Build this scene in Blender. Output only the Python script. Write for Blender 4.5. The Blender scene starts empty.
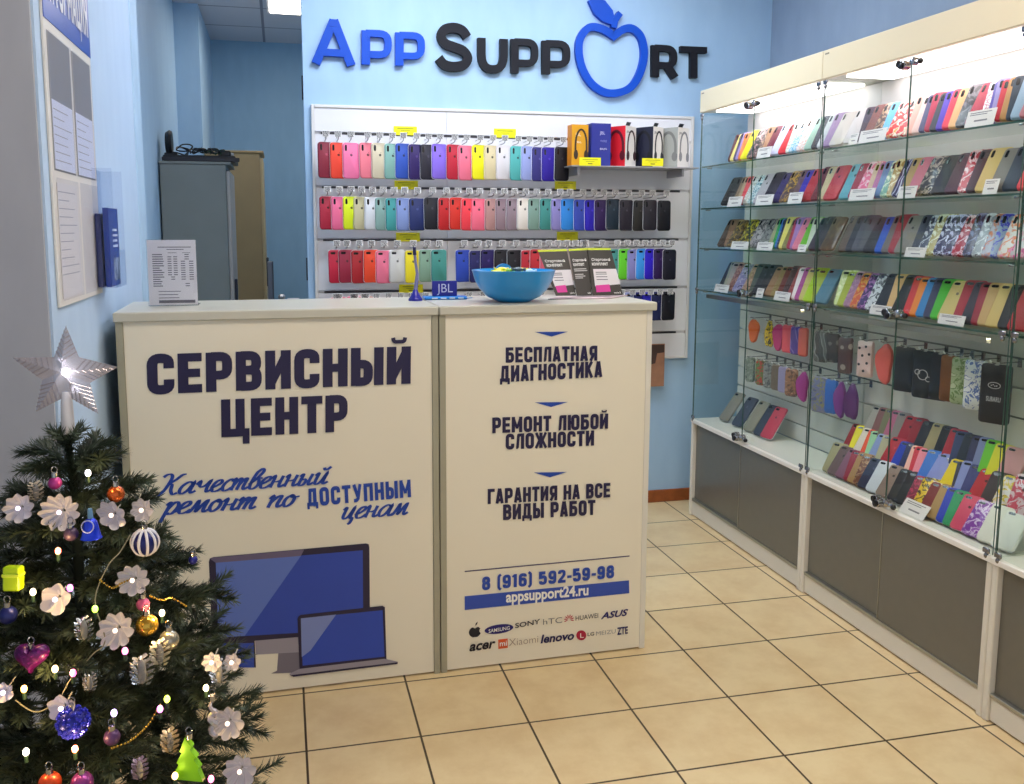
import bpy, math, random
from mathutils import Vector, Matrix
random.seed(7)
PI = math.pi
S = bpy.context.scene
COL = S.collection

# ------------------------------------------------------------------ camera
F = 895.47; YAW, PITCH, ROLL = 0.232, -0.129, 0.002
YAW, PITCH, ROLL = 0.2322, -0.1288, 0.0016
CAM = Vector((-0.029, -2.826, 1.347)); OX, OY = -18.615, -46.986
_cy, _sy, _cp, _sp = math.cos(YAW), math.sin(YAW), math.cos(PITCH), math.sin(PITCH)
_f = Vector((_sy*_cp, _cy*_cp, _sp)); _r0 = Vector((_cy, -_sy, 0)); _u0 = _r0.cross(_f)
_r = math.cos(ROLL)*_r0 + math.sin(ROLL)*_u0; _u = -math.sin(ROLL)*_r0 + math.cos(ROLL)*_u0
cd = bpy.data.cameras.new('camera'); cam = bpy.data.objects.new('camera', cd); COL.objects.link(cam)
cam.matrix_world = Matrix(((_r.x, _u.x, -_f.x, CAM.x), (_r.y, _u.y, -_f.y, CAM.y), (_r.z, _u.z, -_f.z, CAM.z), (0, 0, 0, 1)))
cd.sensor_width = 36; cd.sensor_fit = 'HORIZONTAL'; cd.lens = 36*F/1024
cd.shift_x = -OX/1024; cd.shift_y = OY/1024; cd.clip_start = 0.05
S.camera = cam

def ray(px, py):
    return (_r*((px-512-OX)/F) - _u*((py-392-OY)/F) + _f)
def hit(px, py, n, c):
    """where the sight line of a measured photo point meets a real plane"""
    n = Vector(n); d = ray(px, py)
    return CAM + d*((n.dot(Vector(c))-n.dot(CAM))/n.dot(d))
def onX(px, py, x): return hit(px, py, (1, 0, 0), (x, 0, 0))
def onY(px, py, y): return hit(px, py, (0, 1, 0), (0, y, 0))
def onZ(px, py, z): return hit(px, py, (0, 0, 1), (0, 0, z))
def proj(p):
    d = Vector(p)-CAM; z = d.dot(_f)
    return 512+OX+F*d.dot(_r)/z, 392+OY-F*d.dot(_u)/z
def bis(fn, target, a, b):
    fa = fn(a)-target
    for _ in range(50):
        m = (a+b)/2; fm = fn(m)-target
        if (fm > 0) == (fa > 0): a, fa = m, fm
        else: b = m
    return (a+b)/2
def y_at(px, x, z): return bis(lambda y: proj((x, y, z))[0], px, 1.3, -1.7)
def x_at(px, y, z): return bis(lambda x: proj((x, y, z))[0], px, -1.0, 3.0)

# ------------------------------------------------------------------ materials
def lin(c):
    c = c.lstrip('#'); v = [int(c[i:i+2], 16)/255 for i in (0, 2, 4)]
    return [((x+0.055)/1.055)**2.4 if x > 0.04045 else x/12.92 for x in v]+[1]
MATS = {}
def mat(col, rough=0.5, metal=0.0, spec=0.5, noise=0.0, nscale=8.0, bump=0.0, bscale=60.0, coat=0.0, trans=0.0, alpha=1.0, emit=None, estr=0.0, c2=None):
    key = (col, rough, metal, spec, noise, nscale, bump, bscale, coat, trans, alpha, emit, estr, c2)
    if key in MATS: return MATS[key]
    m = bpy.data.materials.new('surface'); m.use_nodes = True; nt = m.node_tree; b = nt.nodes['Principled BSDF']
    b.inputs['Base Color'].default_value = lin(col); b.inputs['Roughness'].default_value = rough
    b.inputs['Metallic'].default_value = metal; b.inputs['Specular IOR Level'].default_value = spec
    b.inputs['Coat Weight'].default_value = coat; b.inputs['Transmission Weight'].default_value = trans
    b.inputs['Alpha'].default_value = alpha
    if emit:
        b.inputs['Emission Color'].default_value = lin(emit); b.inputs['Emission Strength'].default_value = estr
    tc = nt.nodes.new('ShaderNodeTexCoord')
    if noise or c2:
        n = nt.nodes.new('ShaderNodeTexNoise'); n.inputs['Scale'].default_value = nscale; n.inputs['Detail'].default_value = 4
        nt.links.new(tc.outputs['Object'], n.inputs['Vector'])
        r = nt.nodes.new('ShaderNodeValToRGB')
        a = lin(col); k = lin(c2) if c2 else [x*(1-noise) for x in a[:3]]+[1]
        r.color_ramp.elements[0].color = k; r.color_ramp.elements[1].color = a
        r.color_ramp.elements[0].position = 0.35; r.color_ramp.elements[1].position = 0.65
        nt.links.new(n.outputs['Fac'], r.inputs['Fac']); nt.links.new(r.outputs['Color'], b.inputs['Base Color'])
    if bump:
        n = nt.nodes.new('ShaderNodeTexNoise'); n.inputs['Scale'].default_value = bscale
        nt.links.new(tc.outputs['Object'], n.inputs['Vector'])
        bp = nt.nodes.new('ShaderNodeBump'); bp.inputs['Strength'].default_value = bump; bp.inputs['Distance'].default_value = 0.01
        nt.links.new(n.outputs['Fac'], bp.inputs['Height']); nt.links.new(bp.outputs['Normal'], b.inputs['Normal'])
    MATS[key] = m
    return m
def pattern_mat(kind, c1, c2, c3, scale=26):
    key = (kind, c1, c2, c3, scale)
    if key in MATS: return MATS[key]
    m = bpy.data.materials.new('pattern'); m.use_nodes = True; nt = m.node_tree; b = nt.nodes['Principled BSDF']
    b.inputs['Roughness'].default_value = 0.3
    tc = nt.nodes.new('ShaderNodeTexCoord')
    r = nt.nodes.new('ShaderNodeValToRGB'); r.color_ramp.interpolation = 'CONSTANT'
    e = r.color_ramp.elements
    if kind == 'glitter':
        v = nt.nodes.new('ShaderNodeTexVoronoi'); v.inputs['Scale'].default_value = 350
        out = v.outputs['Color']; b.inputs['Metallic'].default_value = 0.3
        pos = (0.0, 0.55, 0.8)
    elif kind == 'dots':
        v = nt.nodes.new('ShaderNodeTexVoronoi'); v.inputs['Scale'].default_value = scale
        out = v.outputs['Distance']; pos = (0.0, 0.28, 0.95)
    elif kind == 'stripe':
        v = nt.nodes.new('ShaderNodeTexWave'); v.inputs['Scale'].default_value = 9; v.inputs['Distortion'].default_value = 9
        v.inputs['Detail'].default_value = 2; out = v.outputs['Fac']; pos = (0.0, 0.55, 0.82)
    else:
        v = nt.nodes.new('ShaderNodeTexNoise'); v.inputs['Scale'].default_value = scale; v.inputs['Detail'].default_value = 3
        v.inputs['Distortion'].default_value = 2.2
        out = v.outputs['Fac']; pos = (0.0, 0.5, 0.58)
    e[0].position = pos[0]; e[0].color = lin(c1); e[1].position = pos[1]; e[1].color = lin(c2)
    x = e.new(pos[2]); x.color = lin(c3)
    nt.links.new(tc.outputs['Object'], v.inputs['Vector']); nt.links.new(out, r.inputs['Fac'])
    nt.links.new(r.outputs['Color'], b.inputs['Base Color'])
    MATS[key] = m
    return m
def glass_mat(tint, gloss=0.9, name='glass', fres=1.45, graz=.8):
    m = bpy.data.materials.new(name); m.use_nodes = True; nt = m.node_tree; nt.nodes.clear()
    o = nt.nodes.new('ShaderNodeOutputMaterial'); mix = nt.nodes.new('ShaderNodeMixShader')
    t = nt.nodes.new('ShaderNodeBsdfTransparent'); t.inputs[0].default_value = lin(tint)
    g = nt.nodes.new('ShaderNodeBsdfGlossy'); g.inputs['Roughness'].default_value = 0.02; g.inputs[0].default_value = (gloss, gloss, gloss, 1)
    lw = nt.nodes.new('ShaderNodeLayerWeight'); lw.inputs[0].default_value = .5; pw = nt.nodes.new('ShaderNodeMath'); pw.operation = 'POWER'; pw.inputs[1].default_value = 5
    f = nt.nodes.new('ShaderNodeMath'); f.operation = 'MULTIPLY_ADD'; f.inputs[1].default_value = graz; f.inputs[2].default_value = ((fres-1)/(fres+1))**2
    nt.links.new(lw.outputs['Facing'], pw.inputs[0]); nt.links.new(pw.outputs[0], f.inputs[0])
    nt.links.new(f.outputs[0], mix.inputs[0]); nt.links.new(t.outputs[0], mix.inputs[1]); nt.links.new(g.outputs[0], mix.inputs[2])
    nt.links.new(mix.outputs[0], o.inputs[0])
    return m
GLASS = glass_mat('#f8fbfa', 0.75, fres=1.3); SHELF_GLASS = glass_mat('#eef7f3', 0.8, fres=1.4); CLEAR = glass_mat('#f4f6f8', 0.9)
EDGE = mat('#3c5a50', 0.15, coat=0.5)
WHITE = mat('#e6e0d2', 0.45, noise=0.03, nscale=3)
CREAM = mat('#eedfba', 0.45, noise=0.03, nscale=3)
CHROME = mat('#b8b8b8', 0.18, 1.0); BLACK = mat('#131318', 0.35); PAPER = mat('#f2f0ee', 0.7, noise=0.03, nscale=20)
DARKTXT = mat('#221b45', 0.45); BLUE = mat('#1f46a8', 0.45)
GREYTXT = mat('#5a5860', 0.7)

# ------------------------------------------------------------------ mesh builder
class MB:
    def __init__(s): s.v = []; s.f = []
    def add(s, vs, fs):
        b = len(s.v); s.v += [Vector(v) for v in vs]; s.f += [[b+i for i in f] for f in fs]; return s
    def box(s, x0, x1, y0, y1, z0, z1):
        return s.add([(x0,y0,z0),(x1,y0,z0),(x1,y1,z0),(x0,y1,z0),(x0,y0,z1),(x1,y0,z1),(x1,y1,z1),(x0,y1,z1)],
                     [(0,3,2,1),(4,5,6,7),(0,1,5,4),(1,2,6,5),(2,3,7,6),(3,0,4,7)])
    def bbox(s, x0, x1, y0, y1, z0, z1, b=0.003):
        """box with chamfered edges"""
        P = []
        for z, i in ((z0, b), (z0+b, 0), (z1-b, 0), (z1, b)):
            for (x, y) in ((x0+i+b*(i == 0), y0+i), (x1-i-b*(i == 0), y0+i), (x1-i, y0+i+b*(i == 0)), (x1-i, y1-i-b*(i == 0)), (x1-i-b*(i == 0), y1-i), (x0+i+b*(i == 0), y1-i), (x0+i, y1-i-b*(i == 0)), (x0+i, y0+i+b*(i == 0))):
                P.append((x, y, z))
        Fc = [tuple(range(7, -1, -1)), tuple(range(24, 32))]
        for k in range(3):
            for j in range(8): Fc.append((k*8+j, k*8+(j+1) % 8, k*8+8+(j+1) % 8, k*8+8+j))
        return s.add(P, Fc)
    def rings(s, rings, cap=True, close=True):
        n = len(rings[0]); P = [p for r in rings for p in r]; Fc = []
        for k in range(len(rings)-1):
            for j in range(n if close else n-1):
                Fc.append((k*n+j, k*n+(j+1) % n, (k+1)*n+(j+1) % n, (k+1)*n+j))
        if cap: Fc += [tuple(range(n-1, -1, -1)), tuple(range((len(rings)-1)*n, len(rings)*n))]
        return s.add(P, Fc)
    def tube(s, pts, r, n=8, cap=True):
        pts = [Vector(p) for p in pts]; R = []
        rr = r if isinstance(r, (list, tuple)) else [r]*len(pts)
        up = None
        for i, p in enumerate(pts):
            d = (pts[min(i+1, len(pts)-1)]-pts[max(i-1, 0)]).normalized()
            if up is None: up = Vector((0, 0, 1)) if abs(d.z) < 0.9 else Vector((1, 0, 0))
            a = d.cross(up).normalized(); b = a.cross(d).normalized(); up = b
            R.append([p+(a*math.cos(t)+b*math.sin(t))*rr[i] for t in [2*PI*k/n for k in range(n)]])
        return s.rings(R, cap)
    def lathe(s, prof, c=(0, 0, 0), n=24, axis='z', cap=False):
        R = []
        for r, z in prof:
            ring = []
            for k in range(n):
                t = 2*PI*k/n
                v = (r*math.cos(t), r*math.sin(t), z) if axis == 'z' else ((z, r*math.cos(t), r*math.sin(t)) if axis == 'x' else (r*math.sin(t), z, r*math.cos(t)))
                ring.append(Vector(v)+Vector(c))
            R.append(ring)
        return s.rings(R, cap)
    def ball(s, c, r, n=14, sq=(1, 1, 1)):
        m = max(5, n//2); R = []
        for i in range(m+1):
            a = -PI/2+PI*i/m; q = max(math.cos(a), 0.02)
            R.append([Vector(c)+Vector((r*q*math.cos(2*PI*k/n)*sq[0], r*q*math.sin(2*PI*k/n)*sq[1], r*math.sin(a)*sq[2])) for k in range(n)])
        return s.rings(R)
    def prism(s, poly, fn, d0, d1):
        """2-D outline (u,v) given depth d0..d1 through fn(u,v,d)"""
        n = len(poly)
        return s.add([fn(u, v, d0) for u, v in poly]+[fn(u, v, d1) for u, v in poly],
                     [tuple(range(n-1, -1, -1)), tuple(range(n, 2*n))]+[(j, (j+1) % n, n+(j+1) % n, n+j) for j in range(n)])
    def strip(s, path, w, fn, d0, d1, closed=False, wfn=None):
        n = len(path); L = []; Rr = []
        for i in range(n):
            p = Vector(path[i])
            a = Vector(path[i-1]) if (i > 0 or closed) else None
            b = Vector(path[(i+1) % n]) if (i < n-1 or closed) else None
            if a is None: t = (b-p).normalized(); nn = Vector((-t.y, t.x)); k = 1
            elif b is None: t = (p-a).normalized(); nn = Vector((-t.y, t.x)); k = 1
            else:
                t1 = (p-a).normalized(); t2 = (b-p).normalized(); t = (t1+t2)
                if t.length < 1e-6: t = t1
                t.normalize(); nn = Vector((-t.y, t.x)); k = 1/max(0.35, nn.dot(Vector((-t1.y, t1.x))))
            ww = w if wfn is None else wfn(i/(n-1), t)
            L.append(p+nn*ww/2*k); Rr.append(p-nn*ww/2*k)
        m = n if closed else n-1
        for j in range(m):
            q = (j+1) % n
            P = [fn(v.x, v.y, d) for d in (d0, d1) for v in (L[j], Rr[j], Rr[q], L[q])]
            Fc = [(4, 5, 6, 7), (0, 4, 7, 3), (1, 2, 6, 5)]
            if d0 != d1: Fc.append((3, 2, 1, 0))
            if not closed and j == 0: Fc.append((0, 1, 5, 4))
            if not closed and j == m-1: Fc.append((2, 3, 7, 6))
            s.add(P, Fc)
        return s
    def mesh(s, name, off=(0, 0, 0), smooth=False):
        me = bpy.data.meshes.new(name); o = Vector(off)
        me.from_pydata([tuple(v-o) for v in s.v], [], s.f); me.validate(); me.update()
        if smooth:
            for p in me.polygons: p.use_smooth = True
            try: me.set_sharp_from_angle(angle=0.7)
            except Exception: pass
        return me

WL = {}
def tag(o, label, cat, group=None):
    o['label'] = label; o['category'] = cat
    if group: o['group'] = group
    return o
def thing(name, label, cat, loc=(0, 0, 0), group=None, rot=None):
    o = bpy.data.objects.new(name, None); COL.objects.link(o); o.location = loc; o.empty_display_size = 0.03
    if rot: o.rotation_euler = rot
    WL[o.name] = Vector(loc)
    return tag(o, label, cat, group)
def obj(name, mb, m, parent=None, smooth=False, local=False, label=None):
    """one mesh object; vertices are in world space unless local"""
    if parent is not None:
        base = WL.get(parent.name, Vector((0, 0, 0)))
        if local: me = mb.mesh(name, (0, 0, 0), smooth); loc = Vector((0, 0, 0))
        else: me = mb.mesh(name, base, smooth); loc = Vector((0, 0, 0))
        o = bpy.data.objects.new(name, me); COL.objects.link(o); o.parent = parent
        WL[o.name] = base
    else:
        lo = Vector([min(v[i] for v in mb.v) for i in range(3)]); hi = Vector([max(v[i] for v in mb.v) for i in range(3)])
        base = Vector(((lo.x+hi.x)/2, (lo.y+hi.y)/2, lo.z))
        o = bpy.data.objects.new(name, mb.mesh(name, base, smooth)); COL.objects.link(o); o.location = base
        WL[o.name] = base
    o.data.materials.append(m)
    if label: o['label'] = label
    return o
def struct(name, mb, m, parent=None):
    o = obj(name, mb, m, parent)
    o['kind'] = 'structure'
    return o
def clone(o, parent=None):
    c = o.copy(); COL.objects.link(c)
    if parent is not None: c.parent = parent
    for ch in list(o.children): clone(ch, c)
    return c
def setmat(o, m):
    o.material_slots[0].link = 'OBJECT'; o.material_slots[0].material = m
ORD = 'first second third fourth fifth sixth seventh eighth ninth tenth eleventh twelfth thirteenth fourteenth fifteenth sixteenth seventeenth eighteenth nineteenth twentieth twenty-first twenty-second twenty-third twenty-fourth twenty-fifth twenty-sixth twenty-seventh twenty-eighth twenty-ninth thirtieth'.split()

# ------------------------------------------------------------------ lettering
def rnd(pts, closed=False):
    out = []; n = len(pts)
    for i, p in enumerate(pts):
        r = p[2] if len(p) > 2 else 0
        if r and (closed or 0 < i < n-1):
            P = Vector(p[:2]); a = Vector(pts[i-1][:2]); b = Vector(pts[(i+1) % n][:2])
            ra = min(r, (a-P).length*0.5 if True else r); rb = min(r, (b-P).length*0.5)
            A = P+(a-P).normalized()*ra; B = P+(b-P).normalized()*rb
            for k in range(6):
                t = k/5; out.append((A*(1-t)**2+P*2*t*(1-t)+B*t*t)[:])
        else: out.append(tuple(p[:2]))
    return out
def curve_pts(pts, k=6):
    out = []; P = [Vector(p) for p in pts]; n = len(P)
    for i in range(n-1):
        p0 = P[max(i-1, 0)]; p1 = P[i]; p2 = P[i+1]; p3 = P[min(i+2, n-1)]
        for j in range(k):
            t = j/k
            out.append(0.5*((2*p1)+(p2-p0)*t+(2*p0-5*p1+4*p2-p3)*t*t+(3*p1-p0-3*p2+p3)*t**3))
    out.append(P[-1]); return [tuple(p) for p in out]
def glyph(ch, t=0.2, W=0.6):
    """(strokes, advance) of a condensed block letter; strokes = (points, closed, width)"""
    L, R, h = t/2, W-t/2, t*0.9; B, T = h/2, 1-h/2; M = 0.5; r = 0.17; c = W/2
    st = lambda x, a=0, b=1: ([(x, a), (x, b)], False, t)
    hb = lambda y, a=0, b=W: ([(a, y), (b, y)], False, h)
    bowl = lambda y0, y1, x=R: ([(L, y1), (x, y1, r), (x, y0, r), (L, y0)], False, t*0.97)
    G = {
     'С': ([([(R, .64), (R, T, r), (L, T, r), (L, B, r), (R, B, r), (R, .36)], False, t)], W),
     'Е': ([st(L), hb(T, 0, W-.06), hb(M, 0, W-.1), hb(B, 0, W-.06)], W-.05),
     'Р': ([st(L), bowl(.42, T)], W),
     'В': ([st(L), bowl(.52, T, R-.01), bowl(B, .52)], W),
     'И': ([st(L), st(R), ([(L, .1), (R, .9)], False, t*.8)], W),
     'Й': ([st(L), st(R), ([(L, .1), (R, .9)], False, t*.8), ([(c-.15, 1.24), (c-.13, 1.13, .06), (c+.13, 1.13, .06), (c+.15, 1.24)], False, t*.42)], W),
     'Н': ([st(L), st(R), hb(M)], W),
     'Ы': ([st(L), ([(L, .57), (R-.06, .57, r), (R-.06, B, r), (L, B)], False, t*.97), st(R+.2)], W+.2),
     'Ц': ([st(L), st(R), hb(B, 0, W+.1), ([(W+.03, B+h/2), (W+.03, -.2)], False, t*.75)], W+.08),
     'Т': ([hb(T, 0, W-.04), st(c-.02)], W-.04),
     'А': ([([(t*.45, 0), (c-.02, 1)], False, t*.92), ([(W-t*.45, 0), (c+.02, 1)], False, t*.92), hb(.24, .12, W-.12)], W),
     'Б': ([st(L), hb(T, 0, W-.05), bowl(B, .57)], W),
     'Г': ([st(L), hb(T, 0, W-.08)], W-.1),
     'Д': ([([(.17, .14), (.22, 1)], False, t*.85), hb(T, .14, W), st(R), hb(.13, 0, W+.08), ([(.07, .2), (.07, -.14)], False, t*.7), ([(W+.01, .2), (W+.01, -.14)], False, t*.7)], W+.08),
     'К': ([st(L), ([(L+.04, .45), (R+.01, 1)], False, t*.9), ([(.22, .62), (R+.03, 0)], False, t*.9)], W),
     'Л': ([([(.04, B), (.14, B, .08), (.2, T, .02), (R, T)], False, t*.85), st(R)], W),
     'М': ([st(L), st(R+.14), ([(L, .97), (c+.07, .25)], False, t*.72), ([(R+.14, .97), (c+.07, .25)], False, t*.72)], W+.14),
     'О': ([([(L, B, r), (R, B, r), (R, T, r), (L, T, r)], True, t)], W),
     'П': ([st(L), st(R), hb(T)], W),
     'У': ([([(t*.45, 1), (c+.02, .32)], False, t*.92), ([(W-t*.45, 1), (c+.04, .2), (c-.06, B, .06), (.06, B)], False, t*.88)], W),
     'Ь': ([st(L), bowl(B, .57)], W),
     'Ю': ([st(L), hb(M, 0, .34), ([(.36, B, r), (R+.25, B, r), (R+.25, T, r), (.36, T, r)], True, t)], W+.25),
     'Ф': ([st(c+.05), ([(L, .2, .12), (R+.1, .2, .12), (R+.1, .84, .12), (L, .84, .12)], True, t*.9)], W+.1),
     'Ж': ([st(c+.1), ([(.06, 1), (c-.0, .5), (.04, 0)], False, t*.8), ([(W+.14, 1), (c+.2, .5), (W+.16, 0)], False, t*.8)], W+.2),
     'Я': ([st(R), ([(R, .42), (L, .42, r), (L, T, r), (R, T)], False, t*.97), ([(t*.4, 0), (c+.03, .45)], False, t*.9)], W),
     ' ': ([], .3), '.': ([([(L, 0), (L, .2)], False, t)], t), '-': ([hb(.42, 0, .34)], .34),
     '(': ([([(.26, 1.06), (.1, .95, .1), (.1, .05, .1), (.26, -.08)], False, t*.85)], .28),
     ')': ([([(.02, 1.06), (.18, .95, .1), (.18, .05, .1), (.02, -.08)], False, t*.85)], .28),
     '8': ([([(L+.01, .52, r), (R-.01, .52, r), (R-.01, T, r), (L+.01, T, r)], True, t), ([(L, B, r), (R, B, r), (R, .52, r), (L, .52, r)], True, t)], W),
     '9': ([([(L, .45, r), (R, .45, r), (R, T, r), (L, T, r)], True, t), ([(R, .7), (R, B, r), (L, B, r), (L, .28)], False, t)], W),
     '6': ([([(L, B, r), (R, B, r), (R, .56, r), (L, .56, r)], True, t), ([(L, .3), (L, T, r), (R, T, r), (R, .74)], False, t)], W),
     '1': ([([(.0, .8), (.2, .93)], False, t*.7), st(.22)], .36),
     '5': ([([(R, T), (L, T), (L, .55), (R, .6, r), (R, B, r), (L, B, r), (L, .28)], False, t)], W),
     '2': ([([(L, .7), (L, T, r), (R, T, r), (R, .6, .1), (L, .14, .05), (L, B), (W, B)], False, t*.95)], W),
     '4': ([st(R-.06), hb(.28), ([(L, .28), (R-.08, .98)], False, t*.7)], W),
     # wide small-cap letters of the wall sign
     'LA': ([([(.1, 0), (.5, .98)], False, t), ([(.9, 0), (.5, .98)], False, t), ([(.2, .26), (.8, .26)], False, t*.8), ([(.4, .92), (.6, .92)], False, .16)], 1.0),
     'LP': ([([(.1, 0), (.1, 1)], False, t), ([(.1, .92), (.72, .92, .25), (.72, .3, .25), (.18, .3)], False, t*.85)], .85),
     'LS': ([(curve_pts([(.78, .74), (.66, .88), (.44, .93), (.2, .87), (.12, .72), (.22, .57), (.45, .5), (.68, .43), (.8, .28), (.7, .12), (.44, .06), (.2, .1), (.06, .24)], 4), False, t)], .9),
     'LU': ([([(.1, 1), (.1, .09, .42), (.78, .09, .42), (.78, 1)], False, t)], .88),
     'LR': ([([(.1, 0), (.1, 1)], False, t), ([(.1, .92), (.7, .92, .25), (.7, .38, .25), (.18, .38)], False, t*.85), ([(.45, .42), (.74, 0)], False, t)], .85),
     'LT': ([([(0, .92), (.9, .92)], False, t*.85), ([(.45, .95), (.45, 0)], False, t)], .9),
    }
    return G[ch]
def frame(BL, BR, TL):
    """affine map of the unit square onto the plane of a surface"""
    BL, BR, TL = Vector(BL), Vector(BR), Vector(TL); U = BR-BL; V = TL-BL; N = U.cross(V).normalized()
    return lambda u, v, d: BL+U*u+V*v+N*d
def block_text(txt, BL, BR, TL, d=0.0009, gap=0.11, t=0.2):
    tot = 0; items = []
    for ch in txt:
        g, a = glyph(ch, t); items.append((tot, g)); tot += a+gap
    tot -= gap; fr = frame(BL, BR, TL); mb = MB()
    for x, g in items:
        for pts, closed, w in g:
            d += .00006
            # widths must stay even in both directions, so strokes are laid out in letter units
            mb.strip(rnd(pts, closed), w, lambda u, v, dd, x=x: fr((u+x)/tot, v, dd), d, d, closed)
    return mb
FONTC = {}
def font_text(txt, BL, BR, TL, d=0.0009, bold=0.0, shear=0.0, h='x'):
    """built-in typeface fitted to a baseline and cap height (TL is at the height of a capital, or of the given letter)"""
    def make(s):
        c = bpy.data.curves.new('t', 'FONT'); c.body = s; c.size = 1; c.offset = bold; c.shear = shear; c.resolution_u = 3
        o = bpy.data.objects.new('t', c); COL.objects.link(o); bpy.context.view_layer.update()
        m = bpy.data.meshes.new_from_object(o.evaluated_get(bpy.context.evaluated_depsgraph_get()))
        vs = [v.co.copy() for v in m.vertices]; fs = [tuple(p.vertices) for p in m.polygons]
        bpy.data.objects.remove(o); bpy.data.curves.remove(c); bpy.data.meshes.remove(m)
        return vs, fs
    key = (h, bold, shear)
    if key not in FONTC:
        v, _ = make(h); FONTC[key] = max(p.y for p in v)
    H = FONTC[key]; vs, fs = make(txt)
    x0 = min(v.x for v in vs); x1 = max(v.x for v in vs); fr = frame(BL, BR, TL)
    return MB().add([fr((v.x-x0)/(x1-x0), v.y/H, d) for v in vs], fs)
# brush-script letters, x-height 1
_i = [(-.1, .75), (.1, 1), (.12, .3), (.22, .02), (.45, .15), (.75, .95)]
SC = {
 'К': ([[(-.15, 1.55), (0, 1.75), (.25, 1.78), (.42, 1.5), (.38, .9), (.25, .3), (0, -.05)], [(1.25, 1.72), (1.0, 1.65), (.72, 1.25), (.4, .95), (.62, .85), (.72, .35), (.95, 0), (1.2, .12)]], 1.25),
 'а': ([[(.72, .85), (.45, 1), (.12, .7), (.05, .25), (.25, 0), (.55, .25), (.78, .95), (.74, .3), (.85, .02), (1.1, .2)]], 1.05),
 'ч': ([[(-.05, .7), (.12, 1), (.18, .62), (.35, .48), (.6, .65), (.78, 1), (.72, .4), (.8, .03), (1.05, .2)]], 1.0),
 'е': ([[(-.05, .3), (.25, .45), (.55, .75), (.45, 1), (.18, .85), (.06, .4), (.2, .03), (.5, .05), (.75, .3)]], .7),
 'с': ([[(.58, .82), (.42, 1), (.15, .75), (.06, .35), (.2, .02), (.45, .05), (.7, .3)]], .65),
 'т': ([[(-.08, .75), (.08, 1), (.06, 0)], [(.07, .4), (.28, .9), (.45, .95), (.42, 0)], [(.43, .4), (.65, .9), (.82, .95), (.78, .3), (.88, .02), (1.12, .2)]], 1.1),
 'в': ([[(.0, .4), (.35, .9), (.6, 1.5), (.45, 1.75), (.2, 1.4), (.1, .6), (.15, .1), (.4, 0), (.62, .3), (.55, .75), (.4, .95), (.75, .9)]], .75),
 'н': ([[(-.05, .8), (.12, 1), (.1, 0)], [(.1, .5), (.4, .5), (.65, .6)], [(.66, 1), (.62, .3), (.72, .02), (.98, .2)]], .95),
 'ы': ([[(-.05, .8), (.12, 1), (.08, .3), (.15, .03), (.38, .05), (.48, .35), (.35, .55), (.12, .5)], [(.75, 1), (.7, .3), (.8, .02), (1.05, .2)]], 1.05),
 'й': ([[(-.05, .8), (.12, 1), (.1, .25), (.25, .02), (.5, .25), (.68, 1), (.64, .3), (.74, .02), (1.0, .2)], [(.3, 1.5), (.42, 1.3), (.6, 1.35), (.75, 1.55)]], .95),
 'р': ([[(-.05, .75), (.12, 1), (.1, .2), (.05, -.7)], [(.1, .35), (.3, .9), (.52, 1), (.66, .65), (.52, .1), (.3, .0), (.2, .15)], [(.5, .1), (.75, .25)]], .75),
 'м': ([[(-.12, .02), (.05, .1), (.2, .6), (.3, 1), (.38, .3), (.42, .1), (.6, .6), (.82, 1), (.8, .3), (.9, .02), (1.12, .2)]], 1.1),
 'о': ([[(.35, 1), (.1, .75), (.06, .3), (.28, 0), (.55, .25), (.58, .7), (.38, 1), (.42, .8), (.85, .85)]], .78),
 'п': ([[(-.08, .75), (.08, 1), (.06, 0)], [(.07, .4), (.35, .9), (.58, .95), (.54, .3), (.64, .02), (.88, .2)]], .85),
 'ц': ([[(-.05, .8), (.12, 1), (.1, .25), (.25, .02), (.5, .25), (.68, 1), (.64, .1), (.8, .05), (.78, -.35), (.65, -.5)]], .95),
 ' ': ([], .75)}
def script_text(txt, BL, BR, TL, d=0.0009, w=0.205, slant=0.35):
    tot = 0; items = []
    for ch in txt:
        g, a = SC[ch]; items.append((tot, g)); tot += a
    fr = frame(BL, BR, TL); mb = MB()
    for x, g in items:
        for pts in g:
            d += .00006
            q = [(u+x+v*slant, v) for u, v in curve_pts(pts)]
            mb.strip(q, w, lambda u, v, dd: fr(u/tot, v, dd), d, d, False, wfn=lambda s_, t: w*(0.55+0.6*abs(t.y)))
    return mb

# ------------------------------------------------------------------ the room
CEIL = 2.65; YW = 1.2; XR = 2.29; XL = -0.5
def wall_mat(col, dark):
    m = bpy.data.materials.new('painted_wall'); m.use_nodes = True; nt = m.node_tree; b = nt.nodes['Principled BSDF']
    b.inputs['Roughness'].default_value = 0.6; b.inputs['Specular IOR Level'].default_value = 0.3
    tc = nt.nodes.new('ShaderNodeTexCoord'); mp = nt.nodes.new('ShaderNodeMapping'); mp.inputs['Scale'].default_value = (1, 1, 0.35)
    n = nt.nodes.new('ShaderNodeTexNoise'); n.inputs['Scale'].default_value = 14; n.inputs['Detail'].default_value = 5
    r = nt.nodes.new('ShaderNodeValToRGB'); r.color_ramp.elements[0].color = lin(dark); r.color_ramp.elements[1].color = lin(col)
    r.color_ramp.elements[0].position = .3; r.color_ramp.elements[1].position = .7
    bp = nt.nodes.new('ShaderNodeBump'); bp.inputs['Strength'].default_value = .08
    for a, c in ((tc.outputs['Object'], mp.inputs[0]), (mp.outputs[0], n.inputs['Vector']), (n.outputs['Fac'], r.inputs[0]), (r.outputs[0], b.inputs['Base Color']), (n.outputs['Fac'], bp.inputs['Height']), (bp.outputs[0], b.inputs['Normal'])):
        nt.links.new(a, c)
    return m
W_BLUE = wall_mat('#afcfeb', '#a8c9e7'); W_PALE = wall_mat('#bdd4ee', '#b7cfea'); W_GREY = wall_mat('#b9bcc6', '#b2b5c0')
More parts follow.
